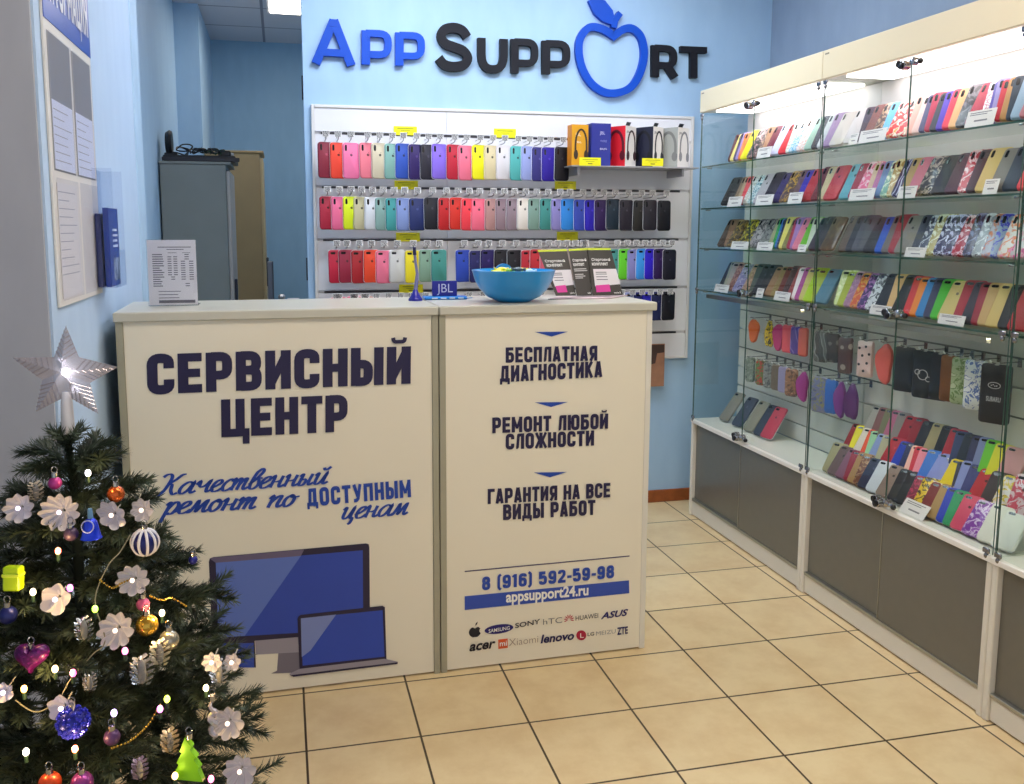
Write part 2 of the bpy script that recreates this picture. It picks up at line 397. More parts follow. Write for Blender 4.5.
W_DEEP = wall_mat('#9cc4e2', '#95bddc')
def tile_mat():
    m = bpy.data.materials.new('floor_tiles'); m.use_nodes = True; nt = m.node_tree; b = nt.nodes['Principled BSDF']
    tc = nt.nodes.new('ShaderNodeTexCoord')
    n = nt.nodes.new('ShaderNodeTexNoise'); n.inputs['Scale'].default_value = 7; n.inputs['Detail'].default_value = 6; n.inputs['Roughness'].default_value = .65
    r = nt.nodes.new('ShaderNodeValToRGB'); r.color_ramp.elements[0].color = lin('#dcc090'); r.color_ramp.elements[1].color = lin('#e6ce9f')
    r.color_ramp.elements[0].position = .36; r.color_ramp.elements[1].position = .6
    br = nt.nodes.new('ShaderNodeTexBrick'); br.offset = 0; br.squash = 1
    br.inputs['Scale'].default_value = 1; br.inputs['Brick Width'].default_value = .3; br.inputs['Row Height'].default_value = .3
    br.inputs['Mortar Size'].default_value = .0032; br.inputs['Mortar Smooth'].default_value = .1; br.inputs['Mortar'].default_value = lin('#4a3a22')
    nt.links.new(tc.outputs['Object'], n.inputs['Vector']); nt.links.new(n.outputs['Fac'], r.inputs[0])
    nt.links.new(tc.outputs['Object'], br.inputs['Vector']); nt.links.new(r.outputs[0], br.inputs['Color1']); nt.links.new(r.outputs[0], br.inputs['Color2'])
    nt.links.new(br.outputs['Color'], b.inputs['Base Color'])
    bp = nt.nodes.new('ShaderNodeBump'); bp.inputs['Strength'].default_value = .4; bp.inputs['Distance'].default_value = .003; bp.invert = True
    nt.links.new(br.outputs['Fac'], bp.inputs['Height']); nt.links.new(bp.outputs[0], b.inputs['Normal'])
    b.inputs['Roughness'].default_value = .33; b.inputs['Specular IOR Level'].default_value = .4
    return m
def ceil_mat():
    m = bpy.data.materials.new('ceiling_tiles'); m.use_nodes = True; nt = m.node_tree; b = nt.nodes['Principled BSDF']
    tc = nt.nodes.new('ShaderNodeTexCoord'); br = nt.nodes.new('ShaderNodeTexBrick'); br.offset = 0
    mp = nt.nodes.new('ShaderNodeMapping'); mp.inputs['Location'].default_value = (.10, -.30, 0)
    br.inputs['Scale'].default_value = 1; br.inputs['Brick Width'].default_value = .52; br.inputs['Row Height'].default_value = .52
    br.inputs['Mortar Size'].default_value = .009; br.inputs['Color1'].default_value = lin('#d5d5de'); br.inputs['Color2'].default_value = lin('#d0d0da'); br.inputs['Mortar'].default_value = lin('#8d8d9c')
    nt.links.new(tc.outputs['Object'], mp.inputs[0]); nt.links.new(mp.outputs[0], br.inputs['Vector']); nt.links.new(br.outputs['Color'], b.inputs['Base Color'])
    b.inputs['Roughness'].default_value = .9
    return m
fl = MB().add([(-2.6, -5, 0), (XR, -5, 0), (XR, YW, 0), (-2.6, YW, 0)], [(0, 1, 2, 3)]); fl.add([(-.7, YW, 0), (.1, YW, 0), (.9, 3.9, 0), (-.7, 3.9, 0)], [(0, 1, 2, 3)])
def struct0(name, mb, m):
    o = bpy.data.objects.new(name, mb.mesh(name)); COL.objects.link(o); o.data.materials.append(m); o['kind'] = 'structure'; WL[o.name] = Vector((0, 0, 0)); return o
struct0('floor', fl, tile_mat())
struct0('ceiling', MB().box(-2.6, XR+.1, -5, 3.96, CEIL, CEIL+.05), ceil_mat())
# wall carrying the sign; its left end is the jamb of the passage
struct0('wall_back', MB().box(.085, XR+.1, YW, YW+.12, 0, CEIL), W_BLUE)
struct0('wall_right', MB().box(XR, XR+.1, -5, YW, 0, CEIL), wall_mat('#94a6bb', '#8d9fb5'))
struct0('wall_left', MB().box(-.62, XL, -.79, .47, 0, CEIL), W_PALE)
struct0('wall_column', MB().box(-2.6, -.505, -.80, -.7, 0, CEIL), W_GREY)
struct0('trim_1', MB().bbox(-.62, XL+.004, .47, .63, 0, CEIL-.001, .006), wall_mat('#b6d2ea', '#acc9e2'))
struct0('wall_passage', MB().box(-.7, -.6, .63, 2.87, 0, CEIL), W_BLUE)
struct0('wall_pier', MB().box(-.7, -.462, 2.87, 3.9, 0, CEIL), W_BLUE)
struct0('wall_far', MB().box(-.7, 1.2, 3.9, 4.0, 0, CEIL), W_DEEP)
struct0('wall_inner', MB().box(.9, 1.0, YW+.12, 3.9, 0, CEIL), W_DEEP)
struct0('wall_outer', MB().box(-2.7, -2.6, -5, -.8, 0, CEIL), W_PALE)
struct0('baseboard_back', MB().bbox(.085, 2.2, YW-.012, YW-.0005, 0, .062, .004), mat('#a4592a', .35, noise=.25, nscale=30))
struct0('baseboard_left', MB().bbox(XL, XL+.012, -.79, .47, 0, .062, .004), mat('#a4592a', .35, noise=.25, nscale=30))
# latch plates on the jamb end of the sign wall
for z0 in (1.9, 1.12):
    p = onX(305, 110 if z0 > 1.5 else 262, .083)
    t = obj('latch_plate', MB().bbox(.079, .0845, YW+.02, YW+.045, z0, z0+.1, .001), mat('#3a3f50', .4, .6))
    tag(t, 'small dark latch plate on the passage edge of the sign wall, %s one' % ('upper' if z0 > 1.5 else 'lower'), 'latch', 'latch plates on the wall edge')

# ceiling lamps
def ceiling_lamp(x, y, w, d, label, power, ec='#fff2e2'):
    t = thing('ceiling_lamp', label, 'lamp', (x, y, CEIL-.02), 'ceiling lamps')
    obj('lamp_frame', MB().bbox(x-w/2-.02, x+w/2+.02, y-d/2-.02, y+d/2+.02, CEIL-.016, CEIL-.0005, .003), mat('#dcdce0', .5), t)
    obj('diffuser', MB().box(x-w/2, x+w/2, y-d/2, y+d/2, CEIL-.022, CEIL-.016), mat('#ffffff', .5, emit=ec, estr=power), t)
ceiling_lamp(.20, 2.66, .5, .5, 'bright square ceiling lamp in the passage behind the sign wall', 13)
ceiling_lamp(.45, .42, .58, .58, 'square ceiling lamp behind the reception counter', 17, '#eaf2ff')
ceiling_lamp(1.30, .42, .58, .58, 'square ceiling lamp near the corner with the showcases', 13, '#eaf2ff')
ceiling_lamp(.35, -1.5, .58, .58, 'square ceiling lamp above the fir tree side of the shop', 14)
ceiling_lamp(1.35, -1.5, .58, .58, 'square ceiling lamp before the nearer showcases', 14)

w = bpy.data.worlds.new('world'); S.world = w; w.use_nodes = True
w.node_tree.nodes['Background'].inputs[0].default_value = lin('#dfe6f2'); w.node_tree.nodes['Background'].inputs[1].default_value = 0.95

# ------------------------------------------------------------------ reception counter
CT = 1.125
A = Vector((-.464, -.283, 0)); Bq = Vector((1.083, -.259, 0)); cdir = (Bq-A).normalized(); cnrm = Vector((cdir.y, -cdir.x, 0))   # outward normal
CD = .36
def cw(u, dep, z): return A+cdir*u-cnrm*dep+Vector((0, 0, z))      # along the front, into the counter, up
def cbox(mb, u0, u1, d0, d1, z0, z1, b=.002):
    q = MB().bbox(u0, u1, d0, d1, z0, z1, b); q.v = [cw(v.x, v.y, v.z) for v in q.v]; return mb.add(q.v, q.f)
def onC(px, py): return hit(px, py, cnrm, A+cnrm*.0012)
LEN = (Bq-A).length; u_split = (onC(439, 400)-A).dot(cdir)
EDGEC = mat('#aaa58e', .4, noise=.05, nscale=20); PRINT = mat('#f2e9d3', .38, noise=.02, nscale=4)  # EDGEC grey has the shade of the panel edges painted in
def counter(u0, u1, name_label):
    base = cw((u0+u1)/2, CD/2, 0)
    t = thing('reception_counter', name_label, 'counter', base, 'reception counter sections')
    obj('countertop', cbox(MB(), u0-.004*(u0 < .1), u1+.010*(u1 > 1), -.012, CD+.01, CT-.026, CT, .003), mat('#cdc9b8', .3, noise=.04, nscale=6), t)
    obj('front_panel', cbox(MB(), u0+.019, u1-.019, .0, .018, .006, CT-.0265, .0008), PRINT, t)
    obj('side_panel', cbox(MB(), u0, u0+.0185, -.004, CD, .0, CT-.0265, .001), EDGEC, t)
    if u1 > 1: obj('side_panel', cbox(MB(), u1-.0185, u1, .0, CD, .0, CT-.0265, .001), WHITE, t)
    else: obj('side_panel', cbox(MB(), u1-.0185, u1, -.004, CD, .0, CT-.0265, .001), EDGEC, t)
    obj('shelf', cbox(MB(), u0+.019, u1-.019, .02, CD, .55, .57, .001), WHITE, t)
    return t
cl = counter(0, u_split-.0015, 'wide left section of the white counter printed with big service centre lettering')
cr = counter(u_split+.0015, LEN, 'narrow right section of the white counter printed with phone number and maker logos')
def btxt(name, s, bl, br, tl, m, par, t=.2, gap=.11): return obj(name, block_text(s, onC(*bl), onC(*br), onC(*tl), t=t, gap=gap), m, par)
btxt('headline_lettering', 'СЕРВИСНЫЙ', (147.5, 394.5), (410.5, 383.5), (146.5, 354.5), DARKTXT, cl, .235, .08)
btxt('headline_lettering', 'ЦЕНТР', (221.5, 437.3), (347.6, 431.3), (221, 399.5), DARKTXT, cl, .235, .08)
btxt('slogan_lettering', 'ДОСТУПНЫМ', (307.5, 506.8), (411, 496.8), (306.5, 488.8), BLUE, cl, .22, .12)
obj('script_lettering', script_text('Качественный', onC(157.5, 495.3), onC(326, 483.5), onC(157.5, 484)), BLUE, cl)
obj('script_lettering', script_text('ремонт по', onC(163, 514.5), onC(293.5, 505.8), onC(163, 503)), BLUE, cl)
obj('script_lettering', script_text('ценам', onC(340.5, 519.3), onC(406.5, 514.2), onC(340.5, 508.3)), BLUE, cl)
for s, bl, br, tl in (('БЕСПЛАТНАЯ', (505.6, 362.7), (597, 360.5), (505.6, 347.4)), ('ДИАГНОСТИКА', (500, 382.3), (602, 376.9), (500, 365.9)),
                      ('РЕМОНТ ЛЮБОЙ', (492.3, 433.2), (607.7, 428.5), (492.3, 417.6)), ('СЛОЖНОСТИ', (505.6, 449.5), (593.8, 445.4), (505.6, 434)),
                      ('ГАРАНТИЯ НА ВСЕ', (487.7, 504), (610, 497), (487.7, 489)), ('ВИДЫ РАБОТ', (503, 520), (595, 514.6), (503, 504.6))):
    btxt('service_lettering', s, bl, br, tl, DARKTXT, cr, .23, .09)
btxt('phone_number_lettering', '8 (916) 592-59-98', (482, 590.2), (613.8, 577.6), (482, 577), BLUE, cr, .23, .11)
def cpoly(pts, d=.0008): return MB().add([onC(*p)+cnrm*(d-.0012+.0006) for p in pts], [tuple(range(len(pts)))])
for q in (((534.7, 332), (568, 331.6), (551.5, 336.5)), ((534.7, 402.4), (568, 402), (551, 407)), ((533.7, 472.5), (567, 472), (550, 477.3))):
    obj('triangle_mark', cpoly(q[::-1]), BLUE, cr)
obj('contact_band', cpoly([(464.7, 610), (629.3, 593.2), (629, 580.3), (464.7, 596.3)]), mat('#2f4fb0', .4), cr)
obj('divider_line', cpoly([(464.7, 572), (629.5, 556.5), (629.5, 555.5), (464.7, 570.9)]), mat('#4a3f6a', .5), cr)
WHT = mat('#f6f4ee', .5)
obj('web_address_lettering', font_text('appsupport24.ru', onC(505.8, 601.9), onC(588.2, 594.5), onC(505.8, 594.7), .0022, .03), WHT, cr)
# maker logos
def ft(s, bl, br, tl, m, bold=0., shear=0., h='x', d=.0012, name='maker_lettering'):
    obj(name, font_text(s, onC(*bl), onC(*br), onC(*tl), d, bold, shear, h), m, cr)
DK = mat('#191622', .5)
ft('SONY', (515, 628), (540, 623.4), (515, 623.2), DK, .015, 0, 'S'); ft('hTC', (543, 624.6), (562, 622.5), (543, 619), mat('#6a6a6a', .5), -.005, 0, 'C')
ft('HUAWEI', (575.5, 620.5), (598, 617.5), (575.5, 616), DK, .0, 0, 'H'); ft('ASUS', (600.5, 619), (628, 615), (600.5, 612.6), mat('#2a1d66', .5), .03, .3, 'S')
ft('acer', (469.3, 651), (495.5, 647.3), (469.3, 644.5), DK, .03, .25, 'x'); ft('Xiaomi', (509, 646), (538, 642.2), (509, 639), mat('#a58f7c', .5), -.012, 0, 'X')
ft('lenovo', (540.5, 643), (574, 639), (540.5, 637.5), mat('#1c1650', .5), .03, .2, 'x'); ft('LG', (587.5, 636), (594, 635.2), (587.5, 632.6), DK, .01, 0, 'L')
ft('MEIZU', (596, 635.5), (615.5, 633), (596, 631.5), mat('#8d8d92', .5), -.01, 0, 'M'); ft('ZTE', (617, 634.6), (627.7, 633.2), (617, 627.5), mat('#221b60', .5), .03, 0, 'Z')
def disc_c(cx, cy, rx, ry, m, ang=0, d=.0008, name='maker_emblem', n=28):
    c = onC(cx, cy); ex = onC(cx+rx, cy-ang*rx)-c; ey = onC(cx, cy-ry)-c
    return obj(name, MB().add([c+ex*math.cos(2*PI*k/n)+ey*math.sin(2*PI*k/n)+cnrm*(d-.0006) for k in range(n)], [tuple(range(n))]), m, cr)
disc_c(499, 629, 14.3, 4.6, mat('#241a6e', .5), .13); ft('SAMSUNG', (488.5, 632.6), (509.5, 629.2), (488.5, 629), WHT, .01, 0, 'S', .0025)
disc_c(581.3, 635.3, 5, 5, mat('#b01238', .5)); ft('L', (580, 637.5), (583.4, 637.2), (580, 633), WHT, 0, 0, 'L', .0025)
obj('maker_emblem', cpoly([(498.3, 649), (507.8, 647.8), (507.6, 638.5), (498.2, 639.6)]), mat('#e05a28', .5), cr); ft('mi', (499.6, 646), (506.6, 645.2), (499.6, 642.4), WHT, .01, 0, 'x', .0025)
def apple_outline(n=40):
    pts = []
    for k in range(n):
        a = -PI/2+2*PI*k/n; r = .5*(1+.06*math.cos(2*(a))); x = r*math.cos(a)*.96; y = r*math.sin(a)
        if y > 0: y -= .17*math.exp(-(x/.16)**2)
        if y < 0: x *= 1-.18*(-y/.5)**2; y += .05*math.exp(-(x/.12)**2)
        pts.append((x, y))
    return pts
def bite(pts):
    out = []
    for x, y in pts:
        d = math.hypot(x-.56, y-.06)
        if d < .2: x, y = .56-(.2)*math.cos(math.asin(max(-1, min(1, (y-.06)/.2)))), y
        out.append((x, y))
    return out
APPLE = bite(apple_outline())
c0 = onC(475, 632); ex = onC(481, 631.3)-c0; ey = onC(475, 626)-c0
lg = MB().add([c0+ex*u*2+ey*v*2 for u, v in APPLE], [tuple(range(len(APPLE)))])
lg.add([c0+ex*u+ey*v for u, v in ((.0, 1.0), (.15, 1.45), (.45, 1.7), (.35, 1.25))], [(3, 2, 1, 0)]); obj('maker_emblem', lg, DK, cr)
hw = MB(); c0 = onC(569, 619.5); ex = onC(574, 618.9)-c0; ey = onC(569, 614.5)-c0
for k in range(8):
    a = math.radians(-20+k*220/7); q = []
    for r, da in ((.15, 0), (.65, -.16), (1.0, -.05), (1.0, .08), (.65, .16)): q.append(c0+ex*r*math.cos(a+da)+ey*r*math.sin(a+da))
    hw.add(q, [(0, 1, 2, 3, 4)])
obj('maker_emblem', hw, mat('#c01830', .5), cr)
# printed computers
def printed(name, pts, m, d): obj(name, MB().add([onC(*p)+cnrm*d for p in pts], [tuple(range(len(pts)))]), m, cl)
def q(x0, y0, x1, y1):  # helper of crop 190,530 at 4.655x
    return
def cp(x, y): return (190+x/4.655, 530+y/4.655)
BZ = mat('#231a3a', .35); SILV = mat('#9b949e', .5); SILVD = mat('#77707c', .5)
def screen_mat():
    return mat('#2b4bb4', .35, noise=.12, nscale=3)
printed('printed_tablet', [cp(60, 490), cp(60, 640), cp(307, 640), cp(300, 490)], BZ, .0002)
printed('printed_tablet_screen', [cp(75, 530), cp(75, 640), cp(298, 640), cp(296, 525)], screen_mat(), .0006)
printed('printed_stand', [cp(378, 668), cp(405, 655), cp(412, 560), cp(505, 555), cp(560, 560), cp(560, 662)], SILVD, .0001)
printed('printed_chin', [cp(303, 515), cp(307, 580), cp(838, 550), cp(838, 460)], SILV, .0003)
printed('printed_monitor', [cp(88, 148), cp(92, 132), cp(108, 126), cp(818, 62), cp(832, 66), cp(835, 80), cp(838, 470), cp(300, 515), cp(104, 525)][::-1], BZ, .0007)
printed('printed_screen', [cp(120, 152), cp(132, 500), cp(806, 460), cp(804, 94)], screen_mat(), .0010)
printed('printed_screen_gloss', [cp(120, 152), cp(132, 500), cp(255, 492), cp(516, 120)], mat('#5d76c2', .35), .0013)
printed('printed_bezel_gloss', [cp(92, 132), cp(120, 152), cp(516, 120), cp(532, 89), cp(108, 127)], mat('#6a5f7c', .35), .0013)
printed('printed_laptop', [cp(500, 412), cp(506, 400), cp(515, 394), cp(895, 352), cp(907, 358), cp(914, 600), cp(510, 645)][::-1], BZ, .0017)
printed('printed_laptop_screen', [cp(516, 410), cp(524, 630), cp(905, 588), cp(896, 372)], screen_mat(), .0020)
printed('printed_laptop_gloss', [cp(516, 410), cp(520, 590), cp(560, 560), cp(680, 392)], mat('#7d8cc4', .35), .0023)
printed('printed_laptop_base', [cp(462, 668), cp(510, 645), cp(905, 598), cp(968, 612), cp(966, 620), cp(470, 680)][::-1], SILV, .0020)
printed('printed_laptop_edge', [cp(470, 674), cp(966, 614), cp(966, 622), cp(480, 682)][::-1], BZ, .0023)

# ------------------------------------------------------------------ wall sign
def onW(px, py, dy=0.0): return onY(px, py, YW-dy)
SB = mat('#084cc0', .5, spec=.3); SD = mat('#191a22', .6, spec=.25)
def sign_letter(key, ch, bl, br, tl, m, t, label):
    g, a = glyph(key, t) if True else None
    fr = frame(onW(*bl, .02), onW(*br, .02), onW(*tl, .02)); mb = MB()
    for k, (pts, closed, wd) in enumerate(g): mb.strip(rnd(pts, closed), wd, lambda u, v, d: fr(u/a, v, 0)+Vector((0, -d, 0)), -.0195+.0004*k, .004+.0006*k, closed)
    o = obj('sign_letter', mb, m); tag(o, label, 'letter', 'raised letters of the wall sign')
# crop (290,0)-(710,120) at 2.438x
def sp(x, y): return (290+x/2.438, y/2.438)
for key, x0, y0, x1, y1, yt, m, t, lab in (
    ('LA', 52, 154, 160, 160, 44, SB, .2, 'large blue letter A beginning the raised wall sign'),
    ('LP', 176, 157, 250, 159, 74, SB, .24, 'first blue small capital P on the sign, right of the big A'),
    ('LP', 258, 160, 331, 162, 79, SB, .24, 'second blue small capital P on the sign, left of the black S'),
    ('LS', 357, 167, 443, 172, 57, SD, .22, 'large black letter S in the middle of the raised wall sign'),
    ('LU', 459, 175, 529, 178, 92, SD, .24, 'black small capital U of the sign, right of the S'),
    ('LP', 540, 178, 607, 180, 95, SD, .24, 'first black small capital P on the sign, right of the U'),
    ('LP', 616, 180, 685, 182, 99, SD, .24, 'second black small capital P on the sign, left of the apple'),
    ('LR', 883, 187, 947, 190, 110, SD, .24, 'black small capital R on the sign, right of the apple'),
    ('LT', 952, 189, 1016, 191, 114, SD, .24, 'black letter T ending the raised wall sign')):
    sign_letter(key, '', sp(x0, y0), sp(x1, y1), sp(x0, yt), m, t, lab)
t = thing('apple_emblem', 'blue apple outline with leaf standing for the letter O on the wall sign', 'emblem', onW(611, 92, .0))
path = [sp(*p) for p in ((790, 88), (760, 70), (728, 68), (706, 100), (708, 150), (728, 195), (760, 222), (795, 227), (832, 212), (855, 175), (864, 130), (856, 90), (835, 70), (812, 72))]
pp = [onW(*p, .02) for p in path]; pc = curve_pts([(p.x, p.z) for p in pp]+[(pp[0].x, pp[0].z)], 5)[:-1]
fnW = lambda u, v, d: Vector((u, YW-.02-d, v))
obj('apple_outline', MB().strip(pc, .034, fnW, -.0195, .004, True), SB, t)
lf = [onW(*sp(*p), .02) for p in ((727, 2), (745, -8), (768, 2), (786, 25), (792, 48), (782, 60), (762, 52), (742, 34))]
obj('leaf', MB().prism([(p.x, p.z) for p in lf], fnW, -.0195, .004), SB, t)
st = [onW(*sp(*p), .02) for p in ((805, 32), (792, 50), (789, 68))]
obj('stem', MB().strip([(p.x, p.z) for p in st], .028, fnW, -.0195, .006), SB, t)

# ------------------------------------------------------------------ phone cases
def nearest_name(h):
    P = {'maroon': '7a1c30', 'crimson': 'b01f3c', 'red': 'd8282c', 'coral red': 'f4452f', 'hot pink': 'f57aa8', 'salmon pink': 'f47f90', 'sand': 'd9cdb0', 'pale green': '9fc0ae', 'mint': '84b3a8', 'cobalt blue': '2f55b8', 'deep purple': '2d1860',
      'black': '16141c', 'lilac': '8b6ce0', 'lemon yellow': 'f8f010', 'light grey': 'd4d6da', 'turquoise': '50b4b4', 'pale lavender': '9aa5da', 'navy': '22286a', 'royal blue': '2410b0', 'neon yellow': 'e0f21a', 'grey': '8a8a88',
      'dusty pink': 'b88a85', 'mauve': '947c84', 'cream': 'e8dcd0', 'sage': '7f9e90', 'teal': '3f8d86', 'sky blue': '2d8ade', 'charcoal': '2c2c34', 'brown': '6a4038', 'lime green': '66c830', 'orange': 'f88820', 'tan': 'b8976a',
      'golden beige': 'd8b870', 'olive': '888048', 'green': '30a050', 'steel blue': '6890a8', 'magenta': 'c03a90', 'rose': 'c8606c', 'peach': 'f0bb98', 'white': 'f4f2f0', 'slate': '50546a', 'dark brown': '3a2a28', 'plum': '6a3060', 'light blue': '70b8e8', 'dark orange': 'd86038'}
    c = [int(h[i:i+2], 16) for i in (0, 2, 4)]
    return min(P, key=lambda k: sum((a-int(P[k][i:i+2], 16))**2 for a, i in zip(c, (0, 2, 4))))
def rrect(x0, x1, z0, z1, r, n=4):
    out = []
    for cx, cz, a0 in ((x1-r, z1-r, 0), (x0+r, z1-r, PI/2), (x0+r, z0+r, PI), (x1-r, z0+r, 3*PI/2)):
        for k in range(n+1):
            a = a0+PI/2*k/n; out.append((cx+r*math.cos(a), cz+r*math.sin(a)))
    return out
def shell_mb(w, h, th=.009):
    """moulded back cover with soft edge; origin at its left bottom corner, broad face towards -Y"""
    R = []
    for ins, y, r in ((0, 0, .012), (0, -th*.6, .012), (.0008, -th*.85, .0115), (.0028, -th, .0095)):
        R.append([Vector((x, y, z)) for x, z in rrect(ins, w-ins, ins, h-ins, r)])
    return MB().rings(R)
def lining_mb(w, h):
    o = rrect(-.0012, w+.0012, -.0012, h+.0012, .0125)
    return MB().rings([[Vector((x, y, z)) for x, z in o] for y in (.0025, .0)])
def disc_mb(pts, y0, y1): return MB().rings([[Vector((x, y, z)) for x, z in pts] for y in (y0, y1)])
CW, CH = .072, .146
LINING = mat('#eeecee', .6); CAMO = mat('#1a1a20', .25)
def proto(kind, w=CW, h=CH):
    """kind: v = upright lens slot, h = lying lens slot"""
    t = thing('phone_case', 'x', 'phone case')
    sh = obj('shell', shell_mb(w, h), LINING, t, True, True)
    obj('lining', lining_mb(w, h), LINING, t, True, True)
    if kind == 'v': o = rrect(.008, .0175, h-.034, h-.009, .0046)
    else: o = rrect(.008, .030, h-.0185, h-.009, .0046)
    obj('camera_opening', disc_mb(o, -.0085, -.0093), CAMO, t, False, True)
    a = [(w/2+x*.011, h*.66+z*.0125) for x, z in APPLE]
    e = disc_mb(a, -.0085, -.00935); e.add([(w/2+.001+u*.005, -.0093, h*.66+.006+v*.005) for u, v in ((0, .3), (.3, .9), (.8, 1.1), (.6, .5))], [(0, 1, 2, 3)])
    obj('emblem', e, CAMO, t, False, True)
    return t
PROTO = {k: proto(k) for k in 'vh'}
PLACED = []
def finish(c, pat=None, c2=None, c3=None, rough=.55):
    c = '#'+c
    if pat in ('p', 'dots', 'stripe'): return pattern_mat({'p': 'blotch'}.get(pat, pat), c, '#'+c2, '#'+c3)
    if pat == 'g': return pattern_mat('glitter', c, '#'+(c2 or 'ffffff'), '#ffffff')
    return mat(c, rough)
PATN = {'p': 'patterned', 'dots': 'dotted', 'stripe': 'streaked', 'g': 'glittering'}
def place_case(kind, loc, rot, spec, row, group, emblem=True, sc=(1, 1, 1), word='phone case', lining=None):
    src = PROTO[kind]; r = src.copy(); COL.objects.link(r); r.location = loc; r.rotation_euler = rot; r.scale = sc
    col = spec[0]; m = finish(*spec)
    for ch in src.children:
        nm = ch.name.split('.')[0]
        if nm == 'emblem' and not emblem: continue
        c = ch.copy(); COL.objects.link(c); c.parent = r
        if nm == 'shell': setmat(c, m)
        if nm == 'lining' and lining: setmat(c, lining)
        if nm == 'emblem':
            v = [int(col[i:i+2], 16) for i in (0, 2, 4)]; k = sum(v) > 240
            setmat(c, mat('#%02x%02x%02x' % tuple(int(x*.45) if k else min(255, int(x+40)) for x in v), .5))
    r['category'] = 'phone case'; r['group'] = group
    nm = nearest_name(col); 
    if len(spec) > 1: nm = PATN[spec[1]]+' '+nm
    PLACED.append([r, nm, row, group])
    return r
def parse(s):
    out = []
    for it in s.split(';'):
        a = it.split(); out.append((float(a[0]), a[1:]))
    return out

# ------------------------------------------------------------------ slat wall behind the counter
PX0, PX1, PZ0, PZ1 = .128, 1.88, .735, 1.862
PANEL = mat('#ecebee', .5, noise=.03, nscale=5); GROOVE = mat('#4c4a50', .35, .5)
t = thing('slat_panel', 'white slatted display panel on the blue wall below the sign', 'display panel', ((PX0+PX1)/2, YW-.01, PZ0))
ROWZ = [1.757, 1.527, 1.299, 1.071, .852]
def slab(x0, x1):
    mb = MB(); zs = [PZ1]+[v for z in ROWZ for v in (z+.006, z-.006)]+[PZ0]
    for a, b in zip(zs[0::2], zs[1::2]): mb.bbox(x0, x1, YW-.019, YW-.006, b, a, .001)
    mb.box(x0+.001, x1-.001, YW-.0068, YW-.0005, PZ0+.001, PZ1-.001); return mb
obj('panel_board', slab(PX0, .7035), PANEL, t); obj('panel_board', slab(.7045, PX1), PANEL, t)
obj('panel_frame', MB().bbox(PX0-.014, PX0-.0005, YW-.024, YW-.0005, PZ0-.012, PZ1+.014, .002).bbox(PX1+.0005, PX1+.014, YW-.024, YW-.0005, PZ0-.012, PZ1+.014, .002).bbox(PX0, PX1, YW-.024, YW-.0005, PZ1+.0005, PZ1+.014, .002).bbox(PX0, PX1, YW-.024, YW-.0005, PZ0-.012, PZ0-.0005, .002), mat('#e2dfdc', .45), t)
for z in ROWZ[:5]:
    x1 = 1.29 if z > 1.7 else PX1-.05
    obj('slot_rail', MB().box(PX0+.025, x1, YW-.0205, YW-.017, z-.0055, z+.0035), GROOVE, t)
# hooks
def hook_proto():
    t = thing('display_hook', 'x', 'hook')
    obj('wire', MB().tube([(0, 0, .0), (0, -.07, .0), (0, -.098, .002), (0, -.108, .011)], .0022, 6).tube([(0, 0, .016), (0, -.09, .016), (0, -.104, .019)], .0016, 6), mat('#8a8a90', .3, .9), t, True, True)
    obj('label_plate', MB().bbox(-.0145, .0145, -.1075, -.1055, .008, .034, .0006), PAPER, t, False, True)
    mb = MB(); rr = random.Random(3)
    for k in range(5):
        x = -.012
        while x < .010:
            w_ = rr.uniform(.002, .007); mb.box(x, min(x+w_, .012), -.1080, -.1074, .0105+k*.0045, .0135+k*.0045); x += w_+.0016
    obj('label_print', mb, mat('#33323a', .7), t, False, True)
    return t
HOOK = hook_proto(); HOOKS = []
def place_hook(x, z, row, y=YW-.019):
    r = clone(HOOK); r.location = (x, y, z); r['group'] = 'tagged hooks of the slat wall'; HOOKS.append([r, row]); return r
WY = 1.088
def wall_row(items, ztop, zbot, kind, row, hookz, jig=.0):
    for i, (a, b, spec) in enumerate(items):
        z0 = zbot+random.uniform(-.003, .003); h = ztop-zbot
        x = x_at(a, WY, z0+.07)
        phi = math.radians(14)
        place_case(kind, (x, WY+.006, z0), (random.uniform(-.02, .02), random.uniform(-.012, .012), phi), spec, row, 'silicone phone cases on the slat wall', sc=(1.0, 1, h/CH))
        xc = x+CW*.5*math.cos(phi)
        if row == 'top wall row' and a > 560: continue
        place_hook(min(xc, PX1-.02), hookz, row)
def conv(s, ox, sc_, default=12):
    it = parse(s); return [(ox+x/sc_, 0, sp_) for x, sp_ in it]
R1 = conv('52 8b2038;132 f4452f;216 f57aa8;326 f47f90;404 d9cdb0;486 84b3a8;558 2f55b8;645 2d1860;722 23202e;797 8b6ce0', 310, 6.536)+conv('44 c41f38;122 f4758f;210 f8f010;292 e0d0a5;370 e4dee0;458 55b5b0;532 9aa5da;602 34307a;668 2a1398;750 141018', 440, 6.536)
R2 = conv('62 b01f3c;140 f4709a;216 e0f21a;284 c6bf98;356 dcdfe4;426 86a9a2;496 3f9c9c;566 8296cc;650 22306a;748 1b1c26;838 c81e24', 310, 6.536)+conv('64 dc2f22;138 f8404e;206 f86e88;296 b88a85;366 947c84;434 948088;506 ece2d6;578 7f9e90;652 3f8d86;730 8c84c0;794 2d8ade', 440, 6.536)+conv('94 3348b0;166 2410b0;230 2c1050;306 12283a;392 241e2c;478 22201e;548 26222c;640 0e0c16', 560, 6.536)
